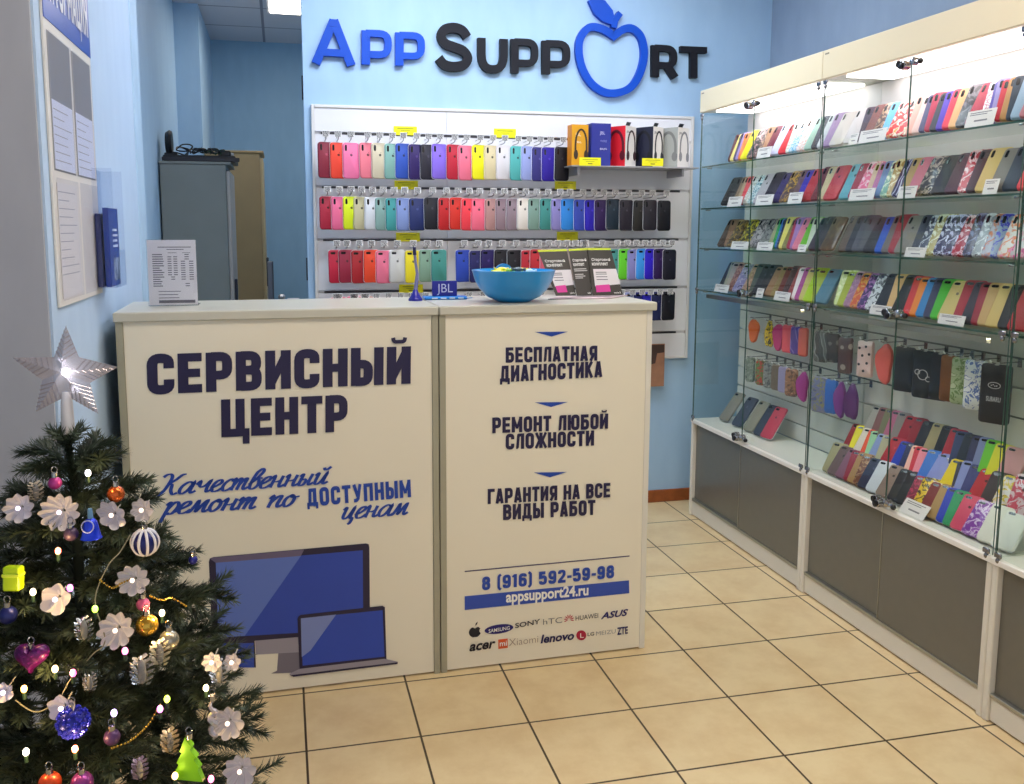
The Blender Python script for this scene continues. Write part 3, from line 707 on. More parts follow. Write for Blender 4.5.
R3 = conv('138 c41c3e;212 9c2440;304 b0202a;392 f04a28;484 f07896;580 d4d4d0;696 f0dc20;798 86a890;888 45948a', 310, 7.314)+conv('118 2848b4;218 1c1c5c;298 1e0e58;396 15131c;496 14121a;596 bc2232;660 c42a36;735 d85a70;800 e8909c;865 d8b0a0;930 a09088;985 e4dcd0', 440, 7.314)+conv('112 86a890;220 6a9a90;320 3f8d86;385 66d028;444 8a88c0;500 3a98e8;556 2408c0;616 28084e;676 161426', 560, 6.536)
R4 = [(a, 0, sp_) for a, sp_ in ((331, ['e88090']), (347, ['e4708a']), (358, ['d8a898']))]+conv('60 c8c0b0;130 6a7a70;200 3a98c0;262 5060b0;315 8a90b8;362 202870;404 1c10b0;450 1c2458;500 12121e', 560, 4.9)
wall_row(R1, 1.712, 1.562, 'v', 'top wall row', 1.722)
wall_row(R2, 1.482, 1.342, 'v', 'second wall row', 1.492)
wall_row(R3, 1.254, 1.112, 'h', 'third wall row', 1.264)
wall_row(R4, 1.054, .918, 'h', 'lowest wall row', 1.036)
for px in (336, 353, 364, 376, 388, 400, 411, 425, 468, 482, 498, 512, 526, 540): place_hook(x_at(px, 1.1, 1.06), 1.036, 'lowest wall row')
# yellow price tags
YEL = mat('#f4ee10', .5)
def yellow_tag(p0, p1, y, label, z=None):
    a = onY(*p0, y); b = onY(*p1, y); t = thing('price_tag', label, 'price tag', ((a.x+b.x)/2, y, b.z), 'yellow price tags')
    obj('tag_card', MB().bbox(a.x, b.x, y, y+.002, b.z, a.z, .0005), YEL, t)
    mb = MB(); w_ = b.x-a.x; h = a.z-b.z
    mb.box(a.x+w_*.15, a.x+w_*.85, y-.0006, y+.0002, b.z+h*.72, b.z+h*.78); mb.box(a.x+w_*.3, a.x+w_*.7, y-.0006, y+.0002, b.z+h*.5, b.z+h*.54); mb.box(a.x+w_*.4, a.x+w_*.6, y-.0006, y+.0002, b.z+h*.2, b.z+h*.32)
    obj('tag_print', mb, mat('#8f8a20', .6), t)
yt = YW-.024
for p0, p1, lab in (((393.7, 126), (417, 135.5), 'yellow price tag above the top wall row, left of centre'), ((494, 128.4), (516, 138), 'yellow price tag above the top wall row, right of the panel seam'),
    ((394.5, 180.5), (418, 189.5), 'yellow price tag above the second wall row, towards the left'), ((555, 181), (576, 189.5), 'yellow price tag above the second wall row, below the headphone shelf'),
    ((396, 232.6), (420, 241.6), 'yellow price tag above the third wall row, towards the left'), ((557, 231.8), (578, 240.4), 'yellow price tag above the third wall row, over the black brochures'),
    ((399, 284.6), (423, 292.5), 'yellow price tag above the lowest wall row, behind the blue pen')):
    yellow_tag(p0, p1, yt, lab)

# ------------------------------------------------------------------ headphone shelf
SY0, SY1 = .985, YW-.020
sz = 1.626
t = thing('wall_shelf', 'thin grey shelf carrying headphone boxes at the right of the slat wall', 'shelf', (1.53, (SY0+SY1)/2, sz-.012))
obj('shelf_board', MB().bbox(1.225, 1.83, SY0, SY1, sz-.006, sz, .001), mat('#a8a6aa', .3, .3), t)
obj('bracket', MB().bbox(1.26, 1.272, SY0+.03, SY1, sz-.04, sz-.0065, .001), mat('#a8a6aa', .3, .3), t); obj('bracket', MB().bbox(1.76, 1.772, SY0+.03, SY1, sz-.04, sz-.0065, .001), mat('#a8a6aa', .3, .3), t)
def hbox(cx, cy, wl, wr, h, ang, cleft, cright, label, phl, phr, tab, txt=None):
    """upright carton; corner (cx,cy) faces the viewer, left face wl wide, right face wr wide"""
    t = thing('headphone_box', label, 'headphone box', (cx, cy, sz), 'headphone boxes on the wall shelf')
    a = math.radians(ang); er = Vector((math.cos(a), math.sin(a), 0)); el = Vector((-math.sin(a), math.cos(a), 0))
    c = Vector((cx, cy, sz+.0005)); P = [c, c+er*wr, c+er*wr+el*wl, c+el*wl]
    mb = MB().add(P+[p+Vector((0, 0, h)) for p in P], [(0, 3, 2, 1), (4, 5, 6, 7), (0, 1, 5, 4), (1, 2, 6, 5), (2, 3, 7, 6), (3, 0, 4, 7)])
    o = obj('carton', mb, mat(cright, .45), t)
    o.data.materials.append(mat(cleft, .45)); o.data.polygons[5].material_index = 1
    def face(side):
        if side == 'r': return lambda u, v, d: c+er*(u*wr)+Vector((0, 0, v*h))-el*d
        return lambda u, v, d: c+el*((1-u)*wl)+Vector((0, 0, v*h))-er*d
    for side, colr in (('l', phl), ('r', phr)):
        if not colr: continue
        f = face(side); W_ = wr if side == 'r' else wl; k = h/W_
        arc = [(.56+.34*math.cos(th)*1.0, .5+.38*math.sin(th)) for th in [PI*(1-i/12) for i in range(13)]]
        arc = [(arc[0][0], .3)]+arc+[(arc[-1][0], .3)]
        mb = MB().strip([(u, v*k) for u, v in arc], .11, lambda u, v, d: f(u, v/k, d), .0006, .0012)
        for ux in (.25, .87): mb.rings([[f(ux+.13*math.cos(q_), .27+.12*math.sin(q_), d) for q_ in [2*PI*j/12 for j in range(12)]] for d in (.0007, .0018)])
        obj('headphone_print', mb, mat(colr, .4), t)
    if tab:
        mb = MB(); f = face('r'); mb.prism([(.0, 1.0), (.35, 1.0), (.5, 1.09), (.12, 1.09)], lambda u, v, d: f(u, v, d), -.001, .001); obj('hang_tab', mb, BLACK, t)
    if txt:
        for s, u0, u1, v0, hh, cc in txt:
            f = face('r'); obj('box_lettering', font_text(s, f(u0, v0, .0005), f(u1, v0, .0005), f(u0, v0+hh, .0005), .0006, .0, 0, 'X'), mat(cc, .5), t)
    return t
GREYP = '#a9a8a6'
cy0 = 1.02
def xb(px): return x_at(px, cy0, sz+.09)
hbox(xb(571.5), cy0-.004, .055, .078, .178, 3, '#e08a18', '#e0a018', 'golden yellow headphone box at the left end of the wall shelf', None, '#3a2a20', False, [('JBL', .2, .55, .72, .08, '#f2e8c8'), ('JBL', .2, .6, .55, .05, '#f2e8c8')])
hbox(xb(590.5), cy0-.012, .10, .092, .185, 3, '#1c2a88', '#26308e', 'deep blue headphone box beside the golden one on the wall shelf', None, None, False, [('JBL', .42, .7, .74, .07, '#c8c8e8'), ('WIRE', .45, .8, .56, .05, '#8a90d0'), ('BASS', .45, .8, .38, .04, '#e0e0f0')])
hbox(xb(623.6), cy0-.02, .115, .082, .178, 33, '#d81c2c', '#ece8e4', 'headphone box with red side and white front on the wall shelf', '#5a1420', '#3a2028', True, [('JBL', .08, .38, .83, .05, '#333333')])
hbox(xb(651.2), cy0-.02, .115, .082, .178, 33, '#1c1e34', '#ece8e4', 'headphone box with black side and white front, in the middle of three', '#0c0c14', '#22222c', True, [('JBL', .08, .38, .83, .05, '#333333')])
hbox(xb(675.8), cy0-.02, .115, .095, .178, 33, '#a5a69e', '#ece8e4', 'headphone box with grey side and white front at the right shelf end', '#7c7c78', '#8c8c90', True, [('JBL', .08, .38, .83, .05, '#333333')])
yellow_tag((579.5, 157.3), (600.8, 166.0), SY0-.003, 'yellow price tag on the shelf edge below the golden headphone box')
yellow_tag((642.3, 158), (663.2, 166.2), SY0-.003, 'yellow price tag on the shelf edge below the black sided headphone box')

# small poster hanging below the panel, right of the counter
a = onY(652, 344, YW-.026); b = onY(663.5, 386, YW-.026)
t = thing('poster', 'small brown portrait poster low on the blue wall behind the counter end', 'poster', (b.x-.08, YW-.02, b.z))
obj('poster_sheet', MB().box(b.x-.16, b.x, YW-.030, YW-.0265, b.z, a.z), mat('#b07f62', .5, noise=.3, nscale=14), t)
obj('poster_image', MB().prism([(b.x-.16+u*.16, b.z+v*(a.z-b.z)) for u, v in ((.05, .85), (.35, .98), (.98, .98), (.98, .8), (.75, .78), (.7, .55), (.4, .5), (.3, .35), (.05, .4))], lambda u, v, d: Vector((u, YW-.0305-d, v)), 0, .0005), mat('#4a342c', .5), t)

# ------------------------------------------------------------------ glass showcases along the right wall
SX, SXB = 1.83, 2.065; BASEZ = .465; HZ0, HZ1 = 1.866, 1.963
GREYD = mat('#6c6960', .3, noise=.04, nscale=30, coat=.15); ALU = mat('#a9a79c', .3, .8); LEDM = mat('#ffffff', .5, emit='#fff4f4', estr=5.5)
SHZ = [1.628, 1.442, 1.263, 1.073]
def pivot(mb, x, y, z, r=.009, l=.03, ax='x'):
    mb.lathe([(r*.55, -l/2), (r, -l/2+.004), (r, l/2-.004), (r*.55, l/2)], (x, y, z), 10, ax, True)
def showcase(y0, y1, label, seam, first=False):
    """cabinet from y1 (far) to y0 (near)"""
    t = thing('glass_showcase', label, 'showcase', ((SX+SXB)/2, (y0+y1)/2, 0), 'glass showcases along the right wall')
    g = .0008; y0 += g; y1 -= g
    obj('base_frame', MB().bbox(SX, SXB, y1-.02, y1, .0, BASEZ-.018).bbox(SX, SXB, y0, y0+.02, .0, BASEZ-.018).bbox(SX+.008, SX+.02, y0+.0205, y1-.0205, .004, .072).box(SXB-.012, SXB, y0+.0205, y1-.0205, .01, BASEZ-.02), WHITE, t)
    obj('base_top', MB().bbox(SX-.004, SXB, y0, y1, BASEZ-.0175, BASEZ, .002), mat('#efeae0', .35), t)
    obj('track', MB().bbox(SX+.004, SX+.03, y0+.021, y1-.021, .0725, .084, .001), ALU, t)
    ym = seam
    obj('sliding_door', MB().bbox(SX+.018, SX+.026, ym-.02, y1-.022, .0845, BASEZ-.0185, .001), GREYD, t)
    d = obj('sliding_door', MB().bbox(SX+.008, SX+.016, y0+.022, ym+.012, .0845, BASEZ-.0185, .001), GREYD, t)
    obj('door_edge', MB().bbox(SX+.0065, SX+.0165, ym+.0125, ym+.016, .0845, BASEZ-.0185, .0005), ALU, d)
    # glass
    for a, b in ((y0+.004, ym-.002), (ym+.002, y1-.004)):
        gd = obj('glass_door', MB().box(SX+.003, SX+.006, a, b, BASEZ+.004, HZ0-.004), GLASS, t)
        obj('glass_edge', MB().box(SX+.0028, SX+.0062, a-.0006, a, BASEZ+.004, HZ0-.004).box(SX+.0028, SX+.0062, b, b+.0006, BASEZ+.004, HZ0-.004), EDGE, gd)
    sides = [y1-.005] + ([y0+.0045] if not first else [])
    for yy in ([y1-.006] if first else [y1-.006]):
        gp = obj('glass_side', MB().box(SX+.008, SXB-.004, yy-.002, yy+.003, BASEZ+.001, HZ0-.001), GLASS, t)
        obj('glass_edge', MB().box(SX+.0065, SX+.008, yy-.001, yy+.002, BASEZ+.001, HZ0-.001), EDGE, gp)
    obj('back_board', MB().bbox(SXB+.0005, SXB+.012, y0, y1, 1.05, HZ0, .001), mat('#e3dedd', .5, noise=.03), t)
    zs = [1.049, .975, .888, .80, .71, .62, .54, BASEZ+.001]
    mb = MB()
    for a, b in zip(zs, zs[1:]): mb.bbox(SXB-.004, SXB+.008, y0+.001, y1-.001, b+.003, a-.003, .001)
    mb.box(SXB+.009, SXB+.012, y0, y1, .466, 1.049)
    obj('slat_board', mb, mat('#dcdad2', .45), t)
    obj('slot_rails', MB().box(SXB-.003, SXB+.006, y0+.004, y1-.004, .971, .979).box(SXB-.003, SXB+.006, y0+.004, y1-.004, .796, .804), mat('#6d706c', .3, .7), t)
    for z in SHZ:
        sh = obj('glass_shelf', MB().bbox(SX+.010, SXB-.001, y0+.008, y1-.012, z-.006, z, .0005), SHELF_GLASS, t)
        obj('glass_edge', MB().box(SX+.0085, SX+.010, y0+.008, y1-.012, z-.006, z), EDGE, sh)
        for yy in (y0+.03, y1-.05): obj('shelf_clip', MB().bbox(SX+.02, SX+.04, yy, yy+.012, z-.012, z-.0065, .001), CHROME, sh)
    obj('strip_lamp', MB().bbox(SX+.012, SX+.0265, y0+.09, y1-.09, SHZ[3]-.0215, SHZ[3]-.0165, .0005).box(SX+.0115, SX+.0125, y0+.09, y1-.09, SHZ[3]-.034, SHZ[3]-.0165).box(SX+.026, SX+.027, y0+.09, y1-.09, SHZ[3]-.034, SHZ[3]-.0165), ALU, t)
    obj('strip_diffuser', MB().box(SX+.014, SX+.024, y0+.092, y1-.092, SHZ[3]-.023, SHZ[3]-.0215), mat('#ffffff', .5, emit='#fff0d8', estr=26), t)
    h = obj('header', MB().bbox(SX-.004, SX+.014, y0, y1, HZ0, HZ1, .002), CREAM, t)
    obj('header_top', MB().bbox(SX+.0145, SXB+.012, y0, y1, HZ1-.016, HZ1, .001), CREAM, t)
    obj('header_soffit', MB().bbox(SX+.0145, SXB+.012, y0, y1, HZ0+.002, HZ0+.010, .001), WHITE, t)
    obj('light_panel', MB().bbox(SX+.03, SXB-.025, y0+.06, y1-.09, HZ0-.006, HZ0+.0015, .001), LEDM, t)
    obj('maker_mark', MB().box(SX-.0046, SX-.0038, y1-.035, y1-.012, HZ1-.016, HZ1-.011), mat('#8d8468', .6), t)
    # chrome glass hinges and locks on the seam of the doors
    for z in (HZ0-.022, 1.09, BASEZ+.022):
        mb = MB()
        pivot(mb, SX-.008, ym+.026, z, .0125, .026); pivot(mb, SX-.008, ym-.026, z, .0125, .026); mb.bbox(SX-.004, SX+.0005, ym-.03, ym+.03, z-.005, z+.005, .001)
        pivot(mb, SX-.015, ym+.004, z-.008, .013, .03); mb.tube([(SX-.01, ym-.055, z-.004), (SX-.01, ym-.02, z-.002)], .006, 8)
        lk = obj('glass_lock', mb, CHROME, t, True)
        mb = MB(); pivot(mb, SX-.032, ym+.004, z-.008, .0115, .004); pivot(mb, SX-.0225, ym+.026, z, .0105, .003); mb.ball((SX-.012, ym-.058, z-.004), .009, 10)
        obj('lock_face', mb, BLACK, lk, True)
    for z in (HZ0-.012, 1.075, BASEZ+.012):
        for yy in (y0+.02, y1-.02):
            mb = MB().bbox(SX-.006, SX+.0008, yy-.012, yy+.012, z-.007, z+.007, .002); pivot(mb, SX-.002, yy, z-.014, .006, .014, 'z')
            obj('corner_hinge', mb, mat('#8c8c90', .25, .9), t, True)
    return t
Y1, Y2, Y3, Y4 = .985, .042, -.862, -1.78
c1 = showcase(Y2, Y1, 'far glass showcase in the corner, holding knitted pouches below four shelves', .515, True)
c2_ = showcase(Y3, Y2, 'middle glass showcase with three tilted rows of cases on its base', -.41)
c3_ = showcase(Y4, Y3, 'nearest glass showcase, mostly cut off at the right picture edge', -1.32)
# two-step risers
def riser(y0, y1, label):
    t = thing('display_riser', label, 'riser', (1.95, (y0+y1)/2, BASEZ), 'stepped risers inside the showcases')
    obj('step', MB().bbox(1.925, 2.055, y0, y1, BASEZ+.0005, .535, .001), mat('#e8e4da', .4), t)
    obj('step', MB().bbox(1.985, 2.055, y0, y1, .5355, .605, .001), mat('#e8e4da', .4), t)
riser(-.84, -.12, 'white stepped riser under the tilted cases in the middle showcase')
riser(-1.6, -.90, 'white stepped riser inside the nearest showcase')

def shelf_cases(specs, z, row, kind='v', x0=1.862, lean=31, phi=24, h=.138, w=.066, group='phone cases in the glass showcases', x_of=None):
    ys = [y_at(px, x0, z+.006) for px, _ in specs]
    for i, (px, sp_) in enumerate(specs):
        k = kind if kind in 'vh' else 'v'
        gap = (ys[i]-ys[i+1]) if i+1 < len(ys) else .05
        ph = math.radians(max(10, min(34, math.degrees(math.asin(min(.9, .0118/max(gap, .012)))))))
        yy = ys[i]
        r = place_case(k, (x0, yy, z+.0035+.009*math.sin(math.radians(lean))), (-math.radians(lean+random.uniform(-1.5, 1.5)), 0, -PI/2+ph), sp_, row, group, emblem=random.random() < .3, sc=(w/CW, .8, h/CH*random.uniform(.97, 1.03)), lining=finish(*sp_) if random.random() < .8 else None)
def cv(s, ox, k=9.227): return [(ox+x/k, sp_) for x, sp_ in parse(s)]
T1 = cv('70 5a2430;88 f0e080;118 3b3560;138 a08ac8;162 f08040;185 f4e800;243 1a1218 p c8a0a0 40202c;322 6a4038 p c0a080 40242c;372 c09070;395 7a2038;462 d8dcf8;532 e83030;600 d8d0b8 g;632 50b0d8 g;700 f0c0b0 g;772 a0c0b0;836 3a3c48;890 c8c8cc', 720)
T2 = cv('18 4a3c58;65 a07aa8;128 d4c8c2;255 cfc4c4;385 40283a;425 7a4038;500 5a3c38 p c8a080 40242a;588 70b8e8;645 e03028 p f4f0e0 e8a030;740 e83838 p f4f0e0 f0d8b0;830 f0b0a0;885 f0c8c0', 815)+cv('35 565078;88 b82848;135 34303c;195 5a3cc0;250 f03850;310 f0b880;375 3a3438 p 77707a 5a5058;465 b82440;600 d8a0b0 g;660 5a50a8 stripe b0a8d8 7870b8;690 9a90c8;732 c02838;782 b88850;842 2c3848;882 90a8c0;965 b06068', 914)
M1 = cv('52 24262c;112 2a2a30;155 8a7058;190 b8a080;222 e04850;250 c8c8b8 g;300 4898a8 g;350 b8b0b8;428 2a2438;520 302468;588 4a3040 p d0a040 302038;690 684858;742 3024a8;792 b82c38;880 6a2030', 715)
M2 = cv('75 d8c098;118 c8404c;262 68a8b8;345 981c3c;405 e86890 p f8d0dc e04070;500 d8b8a0;545 b868a0;590 6888b8;640 80b0a0 p e8f0d8 90c0a0;700 a88840 p e8e0b0 b09050;745 241c48 stripe d8d8f0 302858;822 b09050;885 c87080', 810)+cv('20 302a30 p b8a898 262028;150 2c262c;275 502838;395 c02030 p f0d0d0 b01828;470 402830;555 d8b870;680 807870;805 283040;940 e03038', 914)
N1 = cv('20 4a3830;82 8a6850;102 40302c p b09040 2a2020;205 383028 p d8c830 302830;302 b0a8a8 p 38343c 8a8488;390 90908c p 404044 b8b8b4;480 a8a880;518 30a050;545 3070b8;562 242848;582 e8d870;612 888048;655 a82040;685 a070b0;708 e88098;770 70c030;832 d0d8c0;855 342c40', 715)
N2 = cv('50 34303c;92 645040 p 7a6448 5a4638;250 6a5a50;320 2c2c3c;380 50505c;440 505058;482 302c34;590 2858c0;650 706460;715 a02430;770 888078', 810)+cv('-40 343848;20 3a4058 p d8dce4 505870;102 b0a060 p f0f0d8 c8c080;170 241c50 p e0e0f8 302460;260 201848 p d0d0f0 281c58;340 b01c38 p f0d0dc 901830;442 38304c p 8088b0 282030;525 98a0a8 p e0e4e8 404450;615 a8a8b8 p c87040 7078a0;695 90a0b8 p 2820b8 a8b4c4;760 d8d0c8 p e08048 e888a8;880 d0c4c4 p e888a8 d04888', 914)
L1 = cv('118 20283c;160 989888;185 a89a90;205 8a5a50 p c09080 503840;250 8880b0 p c0b8d0 605880;330 b08870 p d8b090 705048;402 505850;430 2c2e38;480 2a2a34;542 a07858;602 988050;652 702820;695 483030;745 a04848;792 f8e8e8;822 b04890;862 d0c070;902 b0d020', 705)
L2 = cv('2 c0c838;32 6890a8;215 d8e098 p f0f0c0 b0b850;248 b0b840;302 a87898 p c898b0 806080;362 d86038 p f0b050 803048;428 402860 p c080c0 281848;502 e0e0e4 p 505058 f0f0f4;582 1c2030;692 e8b878;742 202428;852 d82028;912 f88820', 810-0)+cv('8 3080c0;78 2c2850;142 48b828;208 d8c078;345 a82030;422 282c38;517 981c30;577 c8a068;652 d8b870;762 181418;852 b82028', 914)
for sp_, zi, nm in ((T1, 0, 'top shelf, far showcase'), (M1, 1, 'second shelf, far showcase'), (N1, 2, 'third shelf, far showcase'), (L1, 3, 'lowest glass shelf, far showcase'),
                    (T2, 0, 'top shelf, middle showcase'), (M2, 1, 'second shelf, middle showcase'), (N2, 2, 'third shelf, middle showcase'), (L2, 3, 'lowest glass shelf, middle showcase')):
    shelf_cases(sp_, SHZ[zi], nm, 'h' if zi == 3 else 'v')
# rows on the base
B0 = [(719, ['8a8478']), (731.5, ['3c4458']), (743, ['8e8878']), (753, ['303a50']), (760, ['c83850'])]
shelf_cases(B0, BASEZ, 'base of the far showcase', 'h', 1.93, 38, 24, .15)
RA = cv('62 a8a078;88 705858;130 8a5a70;172 981c38;192 b08858;222 7a4830 p b08860 3a2020;245 28304c;288 d0d4dc;340 8c7468;400 1c1c24;440 14141a;482 7a2038 p c03858 302040;522 e8c020 p 302010 f0d840;560 7a1a1c;608 b08c58', 810, 5.225)+cv('152 2038b8;185 2a9860;222 d84868;278 8030a0 p e0c8e8 a060c0;352 e8e4d8;420 f0ece4', 904, 4.9)
RB = cv('160 981820;190 f0e020;212 e8d8c8;250 f05020;275 a0d0a0;290 8c9cd0;328 b0a888;352 b01828;405 1838b0;448 1c1c50;478 f0b8a8;505 d01830;522 f08898;548 4078d0;590 9098d8', 810, 5.225)+cv('160 f0d020;222 303048;232 8890c8;262 343878;300 b81828;358 382c30;412 e8d8d0 p e0c020 403030', 904, 4.9)
RC = cv('272 b0a8a0;310 8a5a58;345 7c7858;372 c06888;408 908480;440 a81c30;490 981828;528 20202c;578 a89870', 810, 5.225)+cv('132 1c1c28;172 b02838;215 303c68;242 242838;290 2c2c58;322 8088b8;355 70c830;392 e8e030;440 d8989c', 904, 4.9)
shelf_cases(RA, BASEZ, 'front row on the middle showcase base', 'h', 1.872, 38, 22, .118)
shelf_cases(RB, .5355, 'second row on the middle showcase base', 'h', 1.936, 38, 22, .118)
shelf_cases(RC, .6055, 'rear row on the middle showcase base', 'h', 1.995, 30, 22, .118)
RD = [(1003, ['d84860', 'p', 'f0d0d8', 'b03050']), (1013, ['e8c8cc', 'p', 'c83858', 'e09098'])]
shelf_cases(RD, .5355, 'riser in the nearest showcase', 'h', 1.936, 30, 22, .13)
# paper price tags on the shelves: pixel box, shelf
def shelf_tag(px0, px1, py0, z, label, h=None, x=1.846, tilt=14):
    ya = y_at(px0, x, z+.02); yb = y_at(px1, x, z+.02)
    zt = onX(px0, py0, x).z; hh = max(.018, min(.06, zt-z)) if h is None else h
    t = thing('price_tag', label, 'price tag', (x, (ya+yb)/2, z+.0012), 'paper price tags in the showcases')
    a = math.radians(tilt); dx = hh*math.sin(a); dz = hh*math.cos(a)
    f = lambda u, v, d: Vector((x+dx*v-d*math.cos(a), ya+(yb-ya)*u, z+.0012+dz*v+d*math.sin(a)))
    obj('tag_card', MB().prism([(0, 0), (1, 0), (1, 1), (0, 1)], f, 0, .001), mat('#f4ebe8', .6), t)
    mb = MB()
    for v, u0, u1 in ((.82, .1, .85), (.7, .1, .7), (.3, .3, .75)): mb.prism([(u0, v), (u1, v), (u1, v+(.05 if v > .5 else .1)), (u0, v+(.05 if v > .5 else .1))], f, .0012, .0014)
    obj('tag_print', mb, mat('#8a8488', .7), t)
def ct(ox, oy, x0, x1, y0, k=9.227): return ox+x0/k, ox+x1/k, oy+y0/k
for (a, b, c), zi, lab in ((ct(720, 80, 335, 462, 630), 0, 'white price tag on the top shelf of the far showcase'),
    (ct(815, 80, 400, 645, 475), 0, 'wide white price tag on the middle showcase top shelf, left of the red floral cases'), (ct(815, 80, 308, 385, 500), 0, 'small cream price tag before the pale clear cases on the top shelf'),
    (ct(914, 60, 468, 735, 480), 0, 'widest white price tag, below the crimson case on the top shelf'),
    (ct(715, 150, 112, 240, 435), 1, 'white price tag leftmost on the second shelf'), (ct(715, 150, 370, 525, 418), 1, 'white price tag below the black cases on the second shelf'), (ct(715, 150, 668, 795, 395), 1, 'white price tag below the blue case on the second shelf'),
    (ct(810, 145, 355, 585, 410), 1, 'white price tag below the pink cases on the second shelf'), (ct(810, 145, 805, 970, 385), 1, 'white price tag at the door seam on the second shelf'), (ct(914, 135, 632, 765, 410), 1, 'white price tag under the golden beige case on the second shelf'),
    (ct(715, 205, 145, 300, 335), 2, 'white price tag leftmost on the third shelf'), (ct(715, 205, 382, 525, 343), 2, 'white price tag below the black and white cases on the third shelf'), (ct(715, 205, 760, 835, 365), 2, 'narrow white price tag below the lime case on the third shelf'),
    (ct(810, 205, 872, 1060, 390), 2, 'white price tag below the silver patterned cases on the third shelf'),
    (ct(705, 250, 85, 210, 312), 3, 'white price tag leftmost on the lowest glass shelf'), (ct(705, 250, 468, 530, 350), 3, 'small white price tag by the lock on the lowest glass shelf'), (ct(705, 250, 635, 775, 378), 3, 'white price tag below the red cases on the lowest glass shelf'),
    (ct(810, 260, 550, 735, 408), 3, 'white price tag below the black cases on the lowest shelf, middle showcase'), (ct(914, 265, 220, 460, 445), 3, 'white price tag below the golden beige case on the lowest shelf')):
    shelf_tag(a, b, c, SHZ[zi], lab)
shelf_tag(810+465/5.225, 810+590/5.225, 380+610/5.225, BASEZ, 'white price tag before the front row on the showcase base', .05, 1.85, 35)
shelf_tag(904+115/4.9, 904+230/4.9, 0, .5355, 'white price tag before the yellow case of the second base row', .035, 1.927, 30)
shelf_tag(904+112/4.9, 904+248/4.9, 0, .6055, 'white price tag before the navy cases of the rear base row', .03, 1.988, 30)

# hooks with hanging pouches and covers on the slat board
def slat_hook(y, z, label, l=.105):
    t = thing('wire_hook', label, 'hook', (SXB-.004, y, z), 'wire hooks of the showcase slat boards')
    x = SXB-.004
    obj('wire', MB().tube([(x, y, z), (x-l*.8, y, z-.002), (x-l*.95, y, z+.002)], .0018, 6).bbox(x-.002, x, y-.008, y+.008, z-.016, z+.008, .0005), mat('#9c9c9e', .25, .9), t, True)
    obj('wire_tip', MB().tube([(x-l*.95, y, z+.002), (x-l, y, z+.008)], .0024, 6), mat('#f2f2f2', .4), t, True)
def pouch_mb(kind, w, h, rr):
    if kind == 'blob':
        pts = []
        for k in range(20):
            a = 2*PI*k/20; r = 1+.10*math.sin(3*a+rr)+.05*math.sin(5*a)
            pts.append((w/2+w/2*r*math.cos(a)*.95, -h/2+h/2*r*math.sin(a)))
    else: pts = [(x, z-h) for x, z in rrect(0, w, 0, h, .010, 3)]
    n = len(pts); cx = sum(p[0] for p in pts)/n; cz = sum(p[1] for p in pts)/n; R = []
    for k, y in ((1, 0), (1, -.006), (.9, -.012), (.5, -.014)): R.append([Vector((cx+(x-cx)*k, y, cz+(z-cz)*k)) for x, z in pts])
    return MB().rings(R)
def hang(pxc, z, w, h, spec, kind, label, cat='phone cover', x=1.985, extra=None, phi=24, hookl=.105):
    y = y_at(pxc, x, z-h/2)
    slat_hook(y, z, 'wire hook holding the '+label.split(',')[0].split(' hanging')[0], hookl)
    t = thing('hanging_cover', label, cat, (x, y, z-.004), 'covers hanging on showcase hooks', (0, 0, -PI/2+math.radians(phi)))
    mb = pouch_mb(kind, w, h, pxc); 
    for v in mb.v: v.x -= w/2
    obj('cover', mb, finish(*spec), t, True, True)
    obj('hanger', MB().bbox(-.006, .006, -.008, -.003, -.006, .006, .001), mat('#b8b8b8', .5), t, False, True)
    if extra: extra(t, w, h)
def ring_art(t, w, h):
    mb = MB()
    for cx, cz, r in ((0, -h*.5, .016), (-.018, -h*.45, .008), (.018, -h*.58, .008)): mb.strip([(cx+r*math.cos(a), cz+r*math.sin(a)) for a in [2*PI*k/16 for k in range(16)]], .0022, lambda u, v, d: Vector((u, -.0145-d, v)), 0, .0004, True)
    obj('printed_rings', mb, mat('#c8c8cc', .5), t, False, True)
def oval_art(t, w, h):
    fnp = lambda u, v, d: Vector((u, -.0145-d, v))
    obj('printed_oval', MB().strip([(.017*math.cos(a), -h*.35+.009*math.sin(a)) for a in [2*PI*k/20 for k in range(20)]], .002, fnp, 0, .0004, True), mat('#c8c8cc', .5), t, False, True)
    m_ = MB()
    for k in range(4): m_.ball((-.008+k*.005, -.0148, -h*.35+.002*math.sin(k*2)), .0018, 6)
    obj('printed_stars', m_, mat('#d8d8dc', .5), t, False, True)
    o = font_text('SUBARU', (-.02, -.0150, -h*.62), (.02, -.0150, -h*.62), (-.02, -.0150, -h*.54), .0, .01, 0, 'S')
    obj('printed_word', o, mat('#c8c8cc', .5), t, False, True)
def dot_art(t, w, h):
    mb = MB()
    for k, (u, v) in enumerate(((-.3, -.2), (.1, -.15), (.32, -.35), (-.1, -.4), (.2, -.6), (-.3, -.65), (.0, -.82))): mb.rings([[(u*w+.005*math.cos(a), -.0148-q_, v*h+.005*math.sin(a)) for a in [2*PI*j/10 for j in range(10)]] for q_ in (0, .0004)])
    obj('printed_dots', mb, mat('#2a2228', .5), t, False, True)
Z1, Z2 = .965, .79
